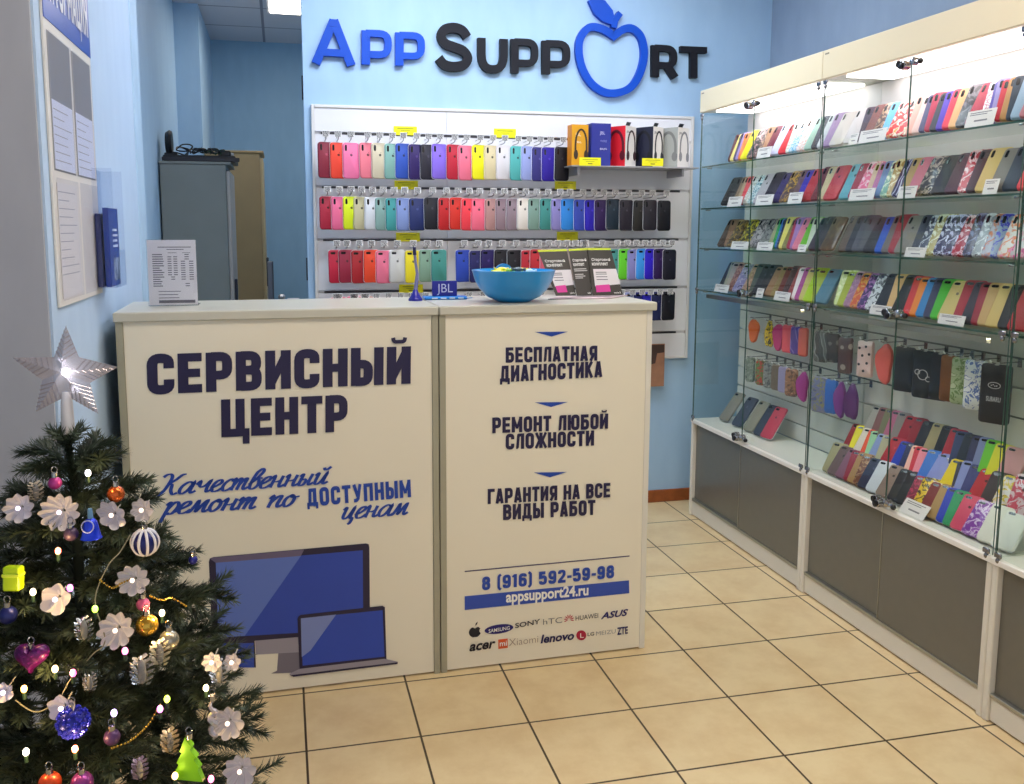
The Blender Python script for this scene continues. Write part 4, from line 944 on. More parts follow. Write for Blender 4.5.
for args in (
    (754.5, Z1, .055, .105, ['f07030'], 'blob', 'orange round pouch hanging in the far showcase corner'),
    (770, Z1, .045, .115, ['e8c818', 'p', '181820', 'f0d830'], 'blob', 'yellow and black novelty cover hanging beside the orange pouch'),
    (779, Z1, .055, .115, ['c82878'], 'blob', 'magenta pouch hanging right of the yellow cover'),
    (789, Z1, .055, .115, ['f05868'], 'box', 'coral pink cover hanging on the upper row, far showcase'),
    (797, Z1, .05, .115, ['5840a0', 'stripe', '9080c8', '4838a0'], 'box', 'purple patterned cover hanging on the upper row, far showcase'),
    (804, Z1, .04, .115, ['e06858'], 'box', 'narrow salmon cover hanging at the showcase seam'),
    (822, Z1, .06, .12, ['58585a', 'stripe', 'a8a8a8', '7a7a7c'], 'box', 'grey streaked cover hanging at the left of the middle showcase'),
    (834, Z1, .05, .11, ['8a8080', 'dots', '4a4448', 'a8a0a0'], 'box', 'grey dotted cover hanging beside the checked one'),
    (846, Z1-.005, .055, .135, ['c8b0a8', 'dots', '6a4c50', 'b89a98'], 'box', 'pale checked cover with brown rim, hanging in the middle showcase'),
    (866, Z1-.005, .06, .13, ['e8c8c4'], 'box', 'pink cover with dark dots hanging beside the checked one', dot_art),
    (885, Z1, .065, .14, ['e86860'], 'blob', 'coral mesh pouch hanging left of the black covers'),
    (905, Z1, .07, .15, ['2a2c34'], 'box', 'black fabric cover hanging left of the ringed one'),
    (925, Z1, .075, .155, ['24262e'], 'box', 'black cover printed with pale rings, hanging by the door seam', ring_art),
    (940, Z1, .06, .15, ['1e2028'], 'box', 'plain black cover hanging left of the brown one'),
    (950, Z1, .055, .145, ['7a4a20'], 'box', 'brown cover hanging between black and green ones'),
    (961, Z1, .055, .145, ['a8b890', 'p', '708850', 'c0c8a8'], 'box', 'pale green patterned cover hanging in the middle showcase'),
    (976, Z1, .065, .15, ['dce0e4', 'p', '6078b8', 'e8eaf0'], 'box', 'white cover with blue drawing hanging beside the green one'),
    (996, Z1, .085, .175, ['22222c'], 'box', 'large black cover printed with an oval of stars and a word', oval_art),
    (751, Z2, .045, .11, ['7c8478', 'p', 'a0a898', '5a6058'], 'box', 'grey green cover hanging leftmost on the lower row'),
    (761, Z2, .045, .11, ['688048', 'p', 'c84030', '405838'], 'box', 'green and red patterned cover hanging on the lower row'),
    (769, Z2, .045, .11, ['90908c', 'p', '585858', 'a8a8a4'], 'box', 'grey mottled cover hanging on the lower row'),
    (777, Z2, .045, .11, ['786858'], 'box', 'brown grey cover hanging on the lower row'),
    (784, Z2, .045, .11, ['a098c0'], 'box', 'lavender cover hanging on the lower row, far showcase'),
    (792, Z2, .055, .115, ['a87858', 'p', '684838', 'c09070'], 'box', 'tan cover with brown rim hanging on the lower row'),
    (803, Z2, .055, .12, ['a83088'], 'blob', 'magenta pouch hanging at the end of the lower row'),
    (821, Z2, .075, .14, ['8a88b0', 'p', 'a8a070', '70709c'], 'box', 'lavender rimmed cover hanging left of the blue one'),
    (832, Z2, .05, .13, ['4078d8'], 'box', 'bright blue cover hanging on the lower row, middle showcase'),
    (840.5, Z2, .05, .135, ['903c98'], 'blob', 'purple pouch hanging right of the blue cover'),
    (852, Z2, .06, .13, ['683478'], 'blob', 'dark violet pouch hanging last on the lower row')):
    hang(*args[:7], extra=args[7] if len(args) > 7 else None)
for k, (px, z) in enumerate(((896, Z1-.0), (912, Z1), (950, Z1))): pass

# labels of the phone cases and hooks
rows = {}
for r in PLACED: rows.setdefault(r[2], []).append(r)
used_l = set()
for row, L in rows.items():
    for i, (o, nm, _, g) in enumerate(L):
        cnt = sum(1 for q_ in L if q_[1] == nm); art = nm
        if cnt == 1: lab = '%s phone case, the only such colour in the %s' % (nm, row)
        else:
            a = L[i-1][1] if i else None; b = L[i+1][1] if i+1 < len(L) else None
            if a and b: lab = '%s phone case between %s and %s, %s' % (nm, a, b, row)
            elif b: lab = '%s phone case at the left end, %s' % (nm, row)
            else: lab = '%s phone case at the right end, %s' % (nm, row)
        if lab in used_l or len(lab.replace(',', '').split()) > 16: lab = '%s phone case, %s from left, %s' % (nm, ORD[i] if i < len(ORD) else 'last', row)
        used_l.add(lab); o['label'] = lab
hr = {}
for h in HOOKS: hr.setdefault(h[1], []).append(h)
for row, L in hr.items():
    L.sort(key=lambda h: h[0].location.x)
    for i, (o, _) in enumerate(L): o['label'] = 'steel hook with tiny paper tag, %s from left, %s' % (ORD[i], row)
for root in list(PROTO.values())+[HOOK]:
    for ch in list(root.children): bpy.data.objects.remove(ch)
    bpy.data.objects.remove(root)

# ------------------------------------------------------------------ things on the counter
p = onZ(513, 303.5, CT); bx, by = x_at(513.5, -.15, CT+.03), -.15
t = thing('bowl', 'round bright blue plastic bowl of sweets standing on the counter', 'bowl', (bx, by, CT))
R_ = .128; prof = [(.050, .0005), (.056, .004), (.082, .016), (.104, .038), (.119, .064), (R_, .094), (R_+.002, .097), (R_-.002, .098), (R_-.006, .092), (.112, .063), (.097, .039), (.074, .019), (.03, .008), (.001, .007)]
BOWLM = mat('#1493dc', .28, coat=.3)
obj('bowl_body', MB().lathe(prof, (bx, by, CT), 48), BOWLM, t, True)
obj('rim_handle', MB().rings([[Vector((bx+.028*math.cos(a), by+R_-.004+dy, CT+.088+.024*math.sin(a))) for a in [PI*k/10 for k in range(11)]] for dy in (0, .01)]), BOWLM, t, True)
SW = [('f2ee20', 'yellow'), ('e8e028', 'lemon yellow'), ('f4f2ea', 'white'), ('8cc840', 'light green'), ('f4f4f0', 'white'), ('4a5a60', 'dark grey'), ('f0d830', 'golden'), ('d8e040', 'lime'), ('b8d8e8', 'pale blue')]
for k, (c, nm) in enumerate(SW):
    u = -.05+.0125*k; x = bx+u; y = by-.01+.03*((k*37) % 5)/4; z = CT+.093+.006*((k*3) % 4)/3
    mb = MB().ball((x, y, z), .011, 10, (1.3, .9, .7))
    for sgn in (-1, 1): mb.rings([[Vector((x+sgn*d, y+rr*math.cos(a), z+rr*math.sin(a)*.8)) for a in [2*PI*j/8 for j in range(8)]] for d, rr in ((.012, .003), (.022, .008))], False)
    o = obj('wrapped_sweet', mb, mat('#'+c, .35), None, True); tag(o, '%s wrapped sweet in the blue bowl, %s from left' % (nm, ORD[k]), 'sweet', 'wrapped sweets in the blue bowl')
# heap below the visible sweets
for k in range(10):
    a = k*.9; o = obj('wrapped_sweet', MB().ball((bx+.055*math.cos(a), by+.055*math.sin(a), CT+.071+.002*(k % 3)), .017, 10, (1.3, .9, .8)), mat(('#e8d840', '#f0f0ea', '#90b860')[k % 3], .4), None, True)
    tag(o, 'wrapped sweet hidden low in the blue bowl under the others', 'sweet', 'lower sweets in the blue bowl')

# JBL speaker stand
t0 = onY(432, 282, -.02)
x0 = x_at(432.5, -.02, CT+.03); x1 = x_at(457, -.02, CT+.03); zt = onY(440, 281, -.02).z
t = thing('table_sign', 'dark blue sign with white letters standing beside the bowl', 'sign', ((x0+x1)/2, -.015, CT))
obj('sign_board', MB().bbox(x0, x1, -.02, -.008, CT+.0105, zt, .001), mat('#141c8c', .35), t)
obj('sign_base', MB().bbox(x_at(424, -.03, CT+.005), x_at(467, -.03, CT+.005), -.045, .01, CT+.0005, CT+.010, .003), mat('#1c86e0', .3), t)
obj('sign_lettering', font_text('JBL', (x0+.014, -.0202, CT+.022), (x1-.014, -.0202, CT+.022), (x0+.014, -.0202, CT+.049), .0004, -.005, 0, 'J'), mat('#c8cce8', .5), t)
mb = MB()
for k in range(5): mb.box(x0-.006+k*.028, x0+.012+k*.028, -.0457, -.045, CT+.003, CT+.0075)
obj('base_stripes', mb, mat('#c8dcf4', .4), t)
# desk pen
x = x_at(415.5, -.06, CT+.01)
t = thing('desk_pen', 'dark blue counter pen standing upright in its own base', 'pen', (x, -.06, CT))
NB = mat('#1a1a9c', .3, coat=.3)
obj('pen_base', MB().lathe([(.022, .0005), (.022, .006), (.017, .012), (.011, .022), (.007, .034), (.002, .04)], (x, -.06, CT), 24, 'z', True), NB, t, True)
obj('pen_body', MB().tube([(x, -.06, CT+.03), (x+.004, -.06, CT+.06), (x+.006, -.06, CT+.085), (x+.001, -.06, CT+.12), (x-.001, -.06, CT+.145)], [.006, .006, .0045, .0045, .004], 10), mat('#7878a8', .3), t, True)
obj('pen_cap', MB().tube([(x-.001, -.06, CT+.142), (x-.002, -.06, CT+.166)], [.006, .005], 10), mat('#1c1450', .4), t, True)
# black starter-kit brochures on a stand
def brochure(pbl, pbr, ptl, ptr, y, label, pink, yel=True):
    """upright booklet leaning back; photo corners taken at its own distance"""
    ya = y; BLp = onY(*pbl, ya); BLp.z = CT+.0015
    BRp = onY(*pbr, ya); BRp.z = CT+.0015
    TLp = onY(*ptl, ya+.05); TRp = onY(*ptr, ya+.05)
    t = thing('brochure', label, 'brochure', (BLp+BRp)/2, 'black starter kit brochures')
    bil = lambda u, v, d: (BLp*(1-u)+BRp*u)*(1-v)+(TLp*(1-u)+TRp*u)*v+Vector((0, -d, 0))
    obj('cover', MB().prism([(0, 0), (1, 0), (1, 1), (0, 1)], bil, -.003, .0), mat('#37322e', .4), t)
    fr_ = lambda u0, v0, u1, v1, d: (bil(u0, v0, d), bil(u1, v0, d), bil(u0, v1, d))
    obj('title_lettering', font_text('Стартовый', *fr_(.10, .76, .85, .82, .001), .0, .02, 0, 'С'), WHT, t)
    obj('title_lettering', font_text('комплект', *fr_(.10, .66, .72, .72, .001), .0, .02, 0, 'к'), WHT, t)
    if pink:
        obj('white_panel', MB().prism([(.12, .2), (1, .24), (1, .58), (.12, .58)], bil, .0003, .0008), mat('#ece6e8', .5), t)
        obj('pink_panel', MB().prism([(.14, .07), (.62, .08), (.62, .24), (.14, .22)], bil, .0003, .0014), mat('#e43ca0', .5), t)
        mb = MB()
        for v in (.5, .46, .4, .34): mb.prism([(.2, v), (.6, v), (.6, v+.015), (.2, v+.015)], bil, .001, .0012)
        obj('small_print', mb, GREYTXT, t)
    else:
        mb = MB()
        for v, u1 in ((.58, .8), (.54, .85), (.46, .6), (.42, .7), (.38, .55)): mb.prism([(.1, v), (u1, v), (u1, v+.02), (.1, v+.02)], bil, .0003, .0008)
        obj('small_print', mb, mat('#c8c4c0', .5), t)
    obj('maker_lettering', font_text('tele2', *fr_(.72, .04, .95, .075, .001), .0, .01, 0, 'l'), WHT, t)
    if yel: obj('yellow_edge', MB().prism([(0, 1.0), (1, 1.0), (1, 1.045), (0, 1.045)], bil, -.003, .0), mat('#d8e82c', .4), t)
brochure((556, 295), (576, 294), (538.5, 252), (567, 251), .03, 'left black starter kit brochure with pink block, behind the bowl', True)
brochure((577, 295.5), (592, 294.5), (569, 251), (588, 250), .02, 'middle plain black starter kit brochure on the counter', False)
brochure((592.5, 294.5), (623, 293), (588, 250), (611, 250), .015, 'right black starter kit brochure with pink block at the counter end', True)
o = obj('leaflet', MB().add([onZ(548, 299.5, CT+.001), onZ(612, 298.5, CT+.001), onZ(628, 295.5, CT+.001), onZ(560, 296.5, CT+.001)]+[onZ(*q_, CT+.001)+Vector((0, 0, .0015)) for q_ in ((548, 299.5), (612, 298.5), (628, 295.5), (560, 296.5))], [(3, 2, 1, 0), (4, 5, 6, 7), (0, 1, 5, 4), (1, 2, 6, 5), (2, 3, 7, 6), (3, 0, 4, 7)]), mat('#e4c8c8', .5, c2='#2a2428', nscale=9))
tag(o, 'thin pink and black leaflet lying flat in front of the brochures', 'leaflet')
# price list in a clear stand
ys = -.10
a, b, c_ = onY(149.5, 305.5, ys), onY(198, 305.5, ys), onY(149, 240, ys); a.z = b.z = CT+.003; zt = c_.z
t = thing('price_list', 'white printed price list standing in a clear holder on the counter left', 'price list', ((a.x+b.x)/2, ys, CT))
obj('paper_sheet', MB().bbox(a.x, b.x, ys, ys+.0015, CT+.003, zt, .0003), mat('#fdf6fa', .6), t)
obj('clear_holder', MB().box(a.x-.002, b.x+.002, ys-.004, ys-.002, CT+.0005, zt+.002).box(a.x-.002, b.x+.002, ys, ys+.07, CT+.0005, CT+.0025), CLEAR, t)
mb = MB(); W_ = b.x-a.x; H_ = zt-CT-.003
def ln_(u0, u1, v, th=.008): mb.box(a.x+W_*u0, a.x+W_*u1, ys-.0004, ys-.0001, CT+.003+H_*v, CT+.003+H_*(v+th))
ln_(.22, .9, .885, .012); ln_(.4, .75, .85, .01); ln_(.42, .6, .80, .008); ln_(.72, .88, .80, .008)
rr = random.Random(5)
for k in range(15):
    v = .77-.0345*k; ln_(.1, .1+rr.uniform(.14, .24), v, .015)
    if k < 12 or k > 12:
        for u in ((.41, .53) if 1 <= k < 10 else ((.47,) if 10 <= k < 12 else ())): ln_(u, u+.08, v, .014)
        for u in ((.68, .85) if 3 <= k < 12 else (.76,)): ln_(u, u+.09, v, .014)
for v in (.205, .155, .105): ln_(.2, .2+rr.uniform(.4, .5), v, .011)
ln_(.2, .95, .03, .045)
obj('printed_table', mb, mat('#75707c', .7), t)

# ------------------------------------------------------------------ information board on the left wall
bx0 = XL
def L_(px, py, d=.0): return onX(px, py, bx0+d)
yA, yB = -.742, -.262; zB, zT = 1.177, 2.02; zH = 1.782
t = thing('information_board', 'pale information board with blue title strip and paper pockets, left wall', 'notice board', (bx0+.003, (yA+yB)/2, zB))
obj('board', MB().bbox(bx0+.0005, bx0+.006, yA, yB, zB, zT, .001), mat('#e6e2dc', .35), t)
obj('title_strip', MB().bbox(bx0+.0062, bx0+.0075, yA+.002, yB-.0, zH, zT-.002, .0003), mat('#1c4db4', .35), t)
fX = lambda u, v, d: Vector((bx0+.0078+d, u, v))
obj('title_lettering', block_text('ИНФОРМАЦИЯ', (bx0+.0078, yA+.02, zH+.045), (bx0+.0078, yB-.03, zH+.045), (bx0+.0078, yA+.02, zH+.17), .0003, .1, .16), mat('#d8dcec', .45), t)
k_ = yA+.02+(yB-yA-.05)*(3*.7)/7.0
pm = (yA+yB)/2
for (y0, y1, z0, z1, paper) in ((yA+.02, pm-.01, 1.47, 1.76, True), (pm+.01, yB-.02, 1.47, 1.76, True), (yA+.02, pm-.01, 1.19, 1.455, True), (pm+.01, yB-.02, 1.19, 1.455, False)):
    pk = obj('paper_pocket', MB().bbox(bx0+.0095, bx0+.0107, y0, y1, z0, z1, .0003), glass_mat('#fafafc', .8, fres=1.25, graz=.12), t)
    if z0 > 1.4: obj('pocket_reflection', MB().box(bx0+.0063, bx0+.0067, y0+.001, y1-.001, z0, z1), mat('#8f9092', .5), t)  # added grey sheet; its colour paints the reflection on the upper pockets
    if paper:
        zp = z1-.14 if z0 > 1.4 else z1-.01
        obj('paper_sheet', MB().box(bx0+.0068, bx0+.0078, y0+.008, y1-.008, z0+.004, zp), mat('#dce4fa' if z0 > 1.4 else '#e6e4e4', .6), t)
        mb = MB(); rr = random.Random(int(z0*100))
        for q_ in range(11):
            zz = zp-.02-q_*.018
            if zz < z0+.01: break
            mb.box(bx0+.0079, bx0+.0081, y0+.015, y0+.015+(y1-y0-.04)*rr.uniform(.5, 1), zz, zz+.002)
        obj('printed_lines', mb, mat('#a3a6b4', .6), t)
# clear brochure holder with blue booklets
t = thing('brochure_holder', 'clear plastic brochure pocket on the left wall beside the board', 'brochure holder', (bx0+.03, -.30, 1.19))
hy0, hy1, hz0, hz1, hx = -.335, -.185, 1.195, 1.50, bx0+.055
mb = MB().box(hx-.002, hx, hy0, hy1, hz0, 1.29).box(bx0+.0008, bx0+.0025, hy0, hy1, hz0, hz1).box(bx0+.0025, hx, hy0, hy1, hz0-.002, hz0).box(bx0+.0025, hx, hy0, hy0+.002, hz0, hz1).box(bx0+.0025, hx, hy1-.002, hy1, hz0, hz1)
obj('clear_pocket', mb, glass_mat('#f6f8fc', .9, fres=1.3, graz=.15), t)
for k, (x_, zt_, c, nm) in enumerate(((bx0+.008, 1.385, '#27306c', 'rear darker blue booklet standing in the clear wall pocket'), (bx0+.027, 1.40, '#1b3f9c', 'front bright blue booklet standing in the clear wall pocket'))):
    q_ = thing('booklet', nm, 'booklet', (x_, -.26, 1.1955), 'blue booklets in the wall pocket')
    obj('cover', MB().bbox(x_, x_+.014, hy0+.006, hy1-.006, 1.1955, zt_, .001), mat(c, .3), q_)
    obj('cover_picture', MB().box(x_+.0141, x_+.0146, hy0+.05, hy1-.012, 1.21, 1.27), mat('#4c5c7c', .4, c2='#b8c4dc', nscale=30), q_)
    mb = MB()
    for j in range(4): mb.box(x_+.0141, x_+.0146, -.28, -.22+.008*(j % 2), 1.34-j*.014, 1.346-j*.014)
    obj('cover_print', mb, mat('#c8d4f0', .5), q_)

# ------------------------------------------------------------------ back room: cabinets and clutter
def cabinet(x0, x1, y0, y1, h, cside, cfront, label, door2=True):
    t = thing('filing_cabinet', label, 'cabinet', ((x0+x1)/2, (y0+y1)/2, 0), None)
    obj('body', MB().bbox(x0, x1-.02, y0, y1, .0, h, .003), cside, t)
    dd = obj('door', MB().bbox(x1-.019, x1, y0+.003, y1-.003, .04, h-.03, .003), cfront, t)
    obj('handle', MB().bbox(x1+.0005, x1+.015, y0+.05, y0+.065, h*.55, h*.55+.18, .003), mat('#3c4250', .4, .5), dd)
    obj('top_rim', MB().bbox(x0-.002, x1+.004, y0-.004, y1+.004, h+.0005, h+.014, .002), cside, t)
    return t
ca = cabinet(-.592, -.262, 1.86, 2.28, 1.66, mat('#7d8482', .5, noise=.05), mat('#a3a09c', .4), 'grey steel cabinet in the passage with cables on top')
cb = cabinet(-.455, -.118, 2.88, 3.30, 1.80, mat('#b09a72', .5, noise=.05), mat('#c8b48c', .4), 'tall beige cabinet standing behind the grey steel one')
zt = 1.6745
t = thing('tray', 'flat black tray lying on top of the grey cabinet', 'tray', (-.42, 2.05, zt))
obj('tray_body', MB().bbox(-.575, -.235, 1.87, 2.18, zt+.0005, zt+.03, .004), BLACK, t); obj('tray_edge', MB().bbox(-.58, -.215, 1.862, 1.8695, zt+.0005, zt+.02, .002), mat('#26262e', .4), t)
t = thing('desk_speaker', 'round black speaker standing on the left end of the cabinet', 'speaker', (-.545, 1.96, zt+.03))
obj('speaker_disc', MB().lathe([(.01, -.02), (.05, -.018), (.062, 0), (.055, .012), (.02, .016)], (-.55, 1.96, zt+.095), 24, 'x', True), BLACK, t, True)
obj('speaker_foot', MB().bbox(-.575, -.515, 1.93, 1.99, zt+.0305, zt+.045, .003), BLACK, t)
rr = random.Random(11)
for k, (c, lab) in enumerate((('#15151b', 'tangle of black cable behind the round speaker'), ('#1b1b22', 'loose black cable coil in the middle of the tray'), ('#20242c', 'thin dark cable coil at the right of the tray'))):
    pts = []; cx = -.49+.075*k
    for j in range(26):
        a = j*.8; pts.append((cx+(.035+.012*math.sin(j))*math.cos(a), 1.96+.04*math.sin(a), zt+.045+.022*abs(math.sin(j*.7+k))+.02*(k == 0)*math.sin(j*.23)))
    o = obj('cable', MB().tube(curve_pts(pts, 3), .0035, 5), mat(c, .4), None, True); tag(o, lab, 'cable', 'cables on the grey cabinet')
mb = MB()
for k in range(60):
    a = rr.uniform(0, 2*PI); x = -.36+rr.uniform(-.05, .06); y = 1.95+rr.uniform(-.03, .03); z = zt+.05+rr.uniform(-.008, .012)
    mb.add([(x, y, z), (x+.018*math.cos(a), y-.01, z+.014*math.sin(a)), (x+.02*math.cos(a), y-.012, z+.014*math.sin(a)+.005)], [(0, 1, 2)])
o = obj('garland_scrap', mb, mat('#12402c', .6)); tag(o, 'scrap of dark green garland lying among the cables', 'garland')
t = thing('adapter', 'black power adapter on the tray beside the green garland', 'adapter', (-.29, 1.95, zt+.03)); obj('adapter_body', MB().bbox(-.32, -.26, 1.93, 1.98, zt+.0305, zt+.06, .005), BLACK, t, True); obj('adapter_plug', MB().bbox(-.259, -.245, 1.945, 1.965, zt+.035, zt+.05, .002), mat('#d8d8d8', .4), t)
# desk behind the counter
DX0, DX1, DY0, DY1, DZ = -.10, .62, 2.4, 2.9, .86
t = thing('work_desk', 'work desk in the back room, glimpsed over the counter', 'desk', ((DX0+DX1)/2, 2.65, 0))
obj('desktop', MB().bbox(DX0, DX1, DY0, DY1, DZ-.025, DZ, .003), mat('#c8c4bc', .4), t)
for x_ in (DX0+.03, DX1-.06):
    for y_ in (DY0+.03, DY1-.06): obj('leg', MB().bbox(x_, x_+.03, y_, y_+.03, 0, DZ-.0255, .002), mat('#8a8a90', .4), t)
def dpos(px, y): return x_at(px, y, DZ+.05)
x = dpos(272.5, 2.5); t = thing('panel_board', 'upright grey panel leaning at the left end of the back room desk', 'panel', (x, 2.5, DZ)); obj('panel', MB().bbox(x-.022, x+.006, 2.46, 2.54, DZ+.0005, DZ+.30, .004), mat('#8c8e9a', .4), t); obj('panel_edge', MB().bbox(x+.0065, x+.011, 2.46, 2.54, DZ+.0005, DZ+.30, .001), mat('#5a5c68', .4), t)
x = dpos(282, 2.5); t = thing('tape_dispenser', 'small black and silver gadget on the back room desk', 'gadget', (x, 2.5, DZ)); obj('gadget_body', MB().bbox(x-.03, x+.03, 2.46, 2.54, DZ+.0005, DZ+.08, .012), mat('#22242e', .35), t); obj('gadget_top', MB().bbox(x-.02, x+.02, 2.47, 2.53, DZ+.0805, DZ+.11, .01), mat('#c2c6d0', .3, .4), t); obj('gadget_wheel', MB().lathe([(.012, -.034), (.018, -.033), (.018, .033), (.012, .034)], (x, 2.5, DZ+.045), 16, 'x', True), mat('#9a9ca8', .3, .6), t, True)
x = dpos(294, 2.5); t = thing('white_box', 'low white carton on the desk right of the black gadget', 'box', (x, 2.5, DZ)); obj('box_body', MB().bbox(x-.035, x+.03, 2.46, 2.54, DZ+.0005, DZ+.075, .002), mat('#dcdce6', .5), t); obj('box_lid', MB().bbox(x-.036, x+.031, 2.459, 2.541, DZ+.0755, DZ+.085, .001), mat('#c6c6d4', .5), t)

# ------------------------------------------------------------------ Christmas tree
TX, TY, TZ = -.352, -1.36, .985
def trad(z): return min(.315, .062+(TZ+.03-z)*.585)
tree = thing('christmas_tree', 'dark green artificial fir tree with frosted ornaments in the left foreground', 'christmas tree', (TX, TY, 0))
obj('trunk', MB().tube([(TX, TY, .03), (TX, TY, .6), (TX, TY, TZ-.01)], [.014, .011, .006], 10), mat('#1e2a1e', .8), tree, True)
mb = MB()
for k in range(4):
    a = k*PI/2+.4; mb.tube([(TX, TY, .06), (TX+.1*math.cos(a), TY+.1*math.sin(a), .03), (TX+.17*math.cos(a), TY+.17*math.sin(a), .008)], .008, 8)
obj('stand', mb, mat('#2c4a38', .5), tree, True)
def needle_mat():
    m = bpy.data.materials.new('fir_needles'); m.use_nodes = True; nt = m.node_tree; b = nt.nodes['Principled BSDF']
    tc = nt.nodes.new('ShaderNodeTexCoord'); n = nt.nodes.new('ShaderNodeTexNoise'); n.inputs['Scale'].default_value = 30
    r = nt.nodes.new('ShaderNodeValToRGB'); r.color_ramp.elements[0].color = lin('#18231a'); r.color_ramp.elements[1].color = lin('#53624c')
    r.color_ramp.elements[0].position = .3; r.color_ramp.elements[1].position = .75
    nt.links.new(tc.outputs['Object'], n.inputs['Vector']); nt.links.new(n.outputs['Fac'], r.inputs[0]); nt.links.new(r.outputs[0], b.inputs['Base Color'])
    b.inputs['Roughness'].default_value = .5
    return m
NM = needle_mat()
rt = random.Random(21)
def twig(mb, a, b, dens=1900, nl=.026):
    a, b = Vector(a), Vector(b); d = b-a; L = d.length; d.normalize()
    u = d.cross(Vector((0, 0, 1))).normalized(); w = d.cross(u)
    for k in range(int(L*dens)):
        t_ = (k+rt.random())/(L*dens); p = a+(b-a)*t_; th = rt.uniform(0, 2*PI)
        o = u*math.cos(th)+w*math.sin(th); tip = d*rt.uniform(.5, .95)+o*rt.uniform(.55, .9); tip.normalize()
        l = nl*rt.uniform(.7, 1.15)*(1-.25*t_); s_ = tip.cross(o).normalized()
        if s_.length < .1: s_ = u
        s_ = s_*.00105
        mb.add([p-s_, p+s_, p+tip*l*.7+s_*.7, p+tip*l, p+tip*l*.7-s_*.7], [(0, 1, 2, 3, 4)])
    for k in range(10):   # tip tuft
        th = rt.uniform(0, 2*PI); tip = (d+(u*math.cos(th)+w*math.sin(th))*rt.uniform(.1, .7)).normalized(); s_ = tip.cross(w).normalized()*.00085
        mb.add([b-s_, b+s_, b+tip*nl*.8], [(0, 1, 2)])
def branch(z0, az, L, rise):
    mb = MB(); o = Vector((TX, TY, z0)); dr = Vector((math.cos(az), math.sin(az), 0)); sd = Vector((-math.sin(az), math.cos(az), 0))
    P = [o+dr*L*t_+Vector((0, 0, rise*L*(t_*1.1-.55*t_*t_))) for t_ in (0, .3, .55, .8, 1)]
    mb.tube(P, [.0035, .003, .0025, .002, .0015], 5)
    for q_ in range(len(P)-1):
        if q_ > 0 or L < .12: twig(mb, P[q_], P[q_+1])
    for t_ in (.35, .6, .82):
        base = o+dr*L*t_+Vector((0, 0, rise*L*(t_*1.1-.55*t_*t_)))
        for s_ in (-1, 1):
            l2 = L*rt.uniform(.22, .32)*(1.25-.5*t_)+.015
            e_ = base+(dr*.75+sd*s_*rt.uniform(.6, .85)+Vector((0, 0, rt.uniform(-.15, .3)))).normalized()*l2
            mb.tube([base, e_], [.002, .0012], 4); twig(mb, base, e_)
    obj('branch', mb, NM, tree)
z = TZ-.01; nb = 0
while z > .34 and nb < 98:
    Lr = trad(z); n = 4 if Lr < .12 else (6 if Lr < .22 else 8)
    ph = rt.uniform(0, 2*PI)
    for k in range(n):
        az = ph+2*PI*k/n+rt.uniform(-.2, .2)
        branch(z, az, Lr*rt.uniform(.76, .90), rt.uniform(.1, .5) if Lr > .1 else rt.uniform(.5, .9)); nb += 1
    z -= .045 if Lr < .2 else .052
mb = MB(); LT = CAM+ray(67, 438)*1.362; twig(mb, (TX, TY, TZ-.05), LT, 3600, .028); mb.tube([(TX, TY, TZ-.02), LT+Vector((0, 0, .012))], .005, 8)
for k in range(7): twig(mb, LT-Vector((0, 0, .012)), LT+Vector((.024*math.cos(k*.9), .024*math.sin(k*.9), .012)), 1700, .024)
twig(mb, (TX, TY, TZ-.25), (TX, TY, TZ-.06), 2600, .05); twig(mb, (TX, TY, .34), (TX, TY, TZ-.25), 5200, .10); obj('leader_tip', mb, NM, tree)
# star topper
dc = 1.36
def tp(px, py, d): return CAM+ray(px, py)*d      # at measured distance d from the camera plane
c = tp(66, 372, dc); ex = _r; ey = _u; en = -_f
pts = [(66, 325.5), (79, 357), (118, 367), (90, 383), (98.5, 414), (67, 396), (35.5, 412), (42, 380), (12, 357.5), (54, 357)]
t = thing('star_topper', 'clear faceted plastic star with a glowing bulb on the tree top', 'star', tp(67, 432, dc))
O_ = [tp(x_, y_, dc) for x_, y_ in pts]; n = len(O_)
mb = MB().add(O_+[c+en*.016, c-en*.016], [(j, (j+1) % n, n) for j in range(n)]+[((j+1) % n, j, n+1) for j in range(n)])
# fine ribs on the star arms
for arm in range(5):
    tip = O_[2*arm]; e1 = O_[2*arm-1]; e2 = O_[(2*arm+1) % n]
    for k in range(1, 7):
        q1 = c+en*.0165+(tip-c-en*.0165)*(.12+k*.12)
        for e_ in (e1, e2):
            q2 = e_+(tip-e_)*(.05+k*.13); mb.tube([q1, q2+en*.001], .0009, 4)
sm = bpy.data.materials.new('clear_plastic'); sm.use_nodes = True; nt = sm.node_tree; nt.nodes.clear()
o_ = nt.nodes.new('ShaderNodeOutputMaterial'); mx = nt.nodes.new('ShaderNodeMixShader'); tr = nt.nodes.new('ShaderNodeBsdfTransparent'); tr.inputs[0].default_value = (.92, .92, .94, 1)
pb = nt.nodes.new('ShaderNodeBsdfPrincipled'); pb.inputs['Base Color'].default_value = lin('#cfc8cc'); pb.inputs['Roughness'].default_value = .12; pb.inputs['Metallic'].default_value = .35
mx.inputs[0].default_value = .5; nt.links.new(tr.outputs[0], mx.inputs[1]); nt.links.new(pb.outputs[0], mx.inputs[2]); nt.links.new(mx.outputs[0], o_.inputs[0])
obj('star_body', mb, sm, t)
obj('bulb', MB().ball(tp(66, 372, dc-.022), .006, 10), mat('#ffffff', .3, emit='#f4f4ff', estr=30), t, True)
b0 = tp(66.5, 392, dc); b1 = tp(68, 434, dc)
obj('socket', MB().tube([b0, b0+(b1-b0)*.25, b0+(b1-b0)*.7, b1], [.006, .0085, .0098, .0098], 12), mat('#dcd8d8', .35), t, True)

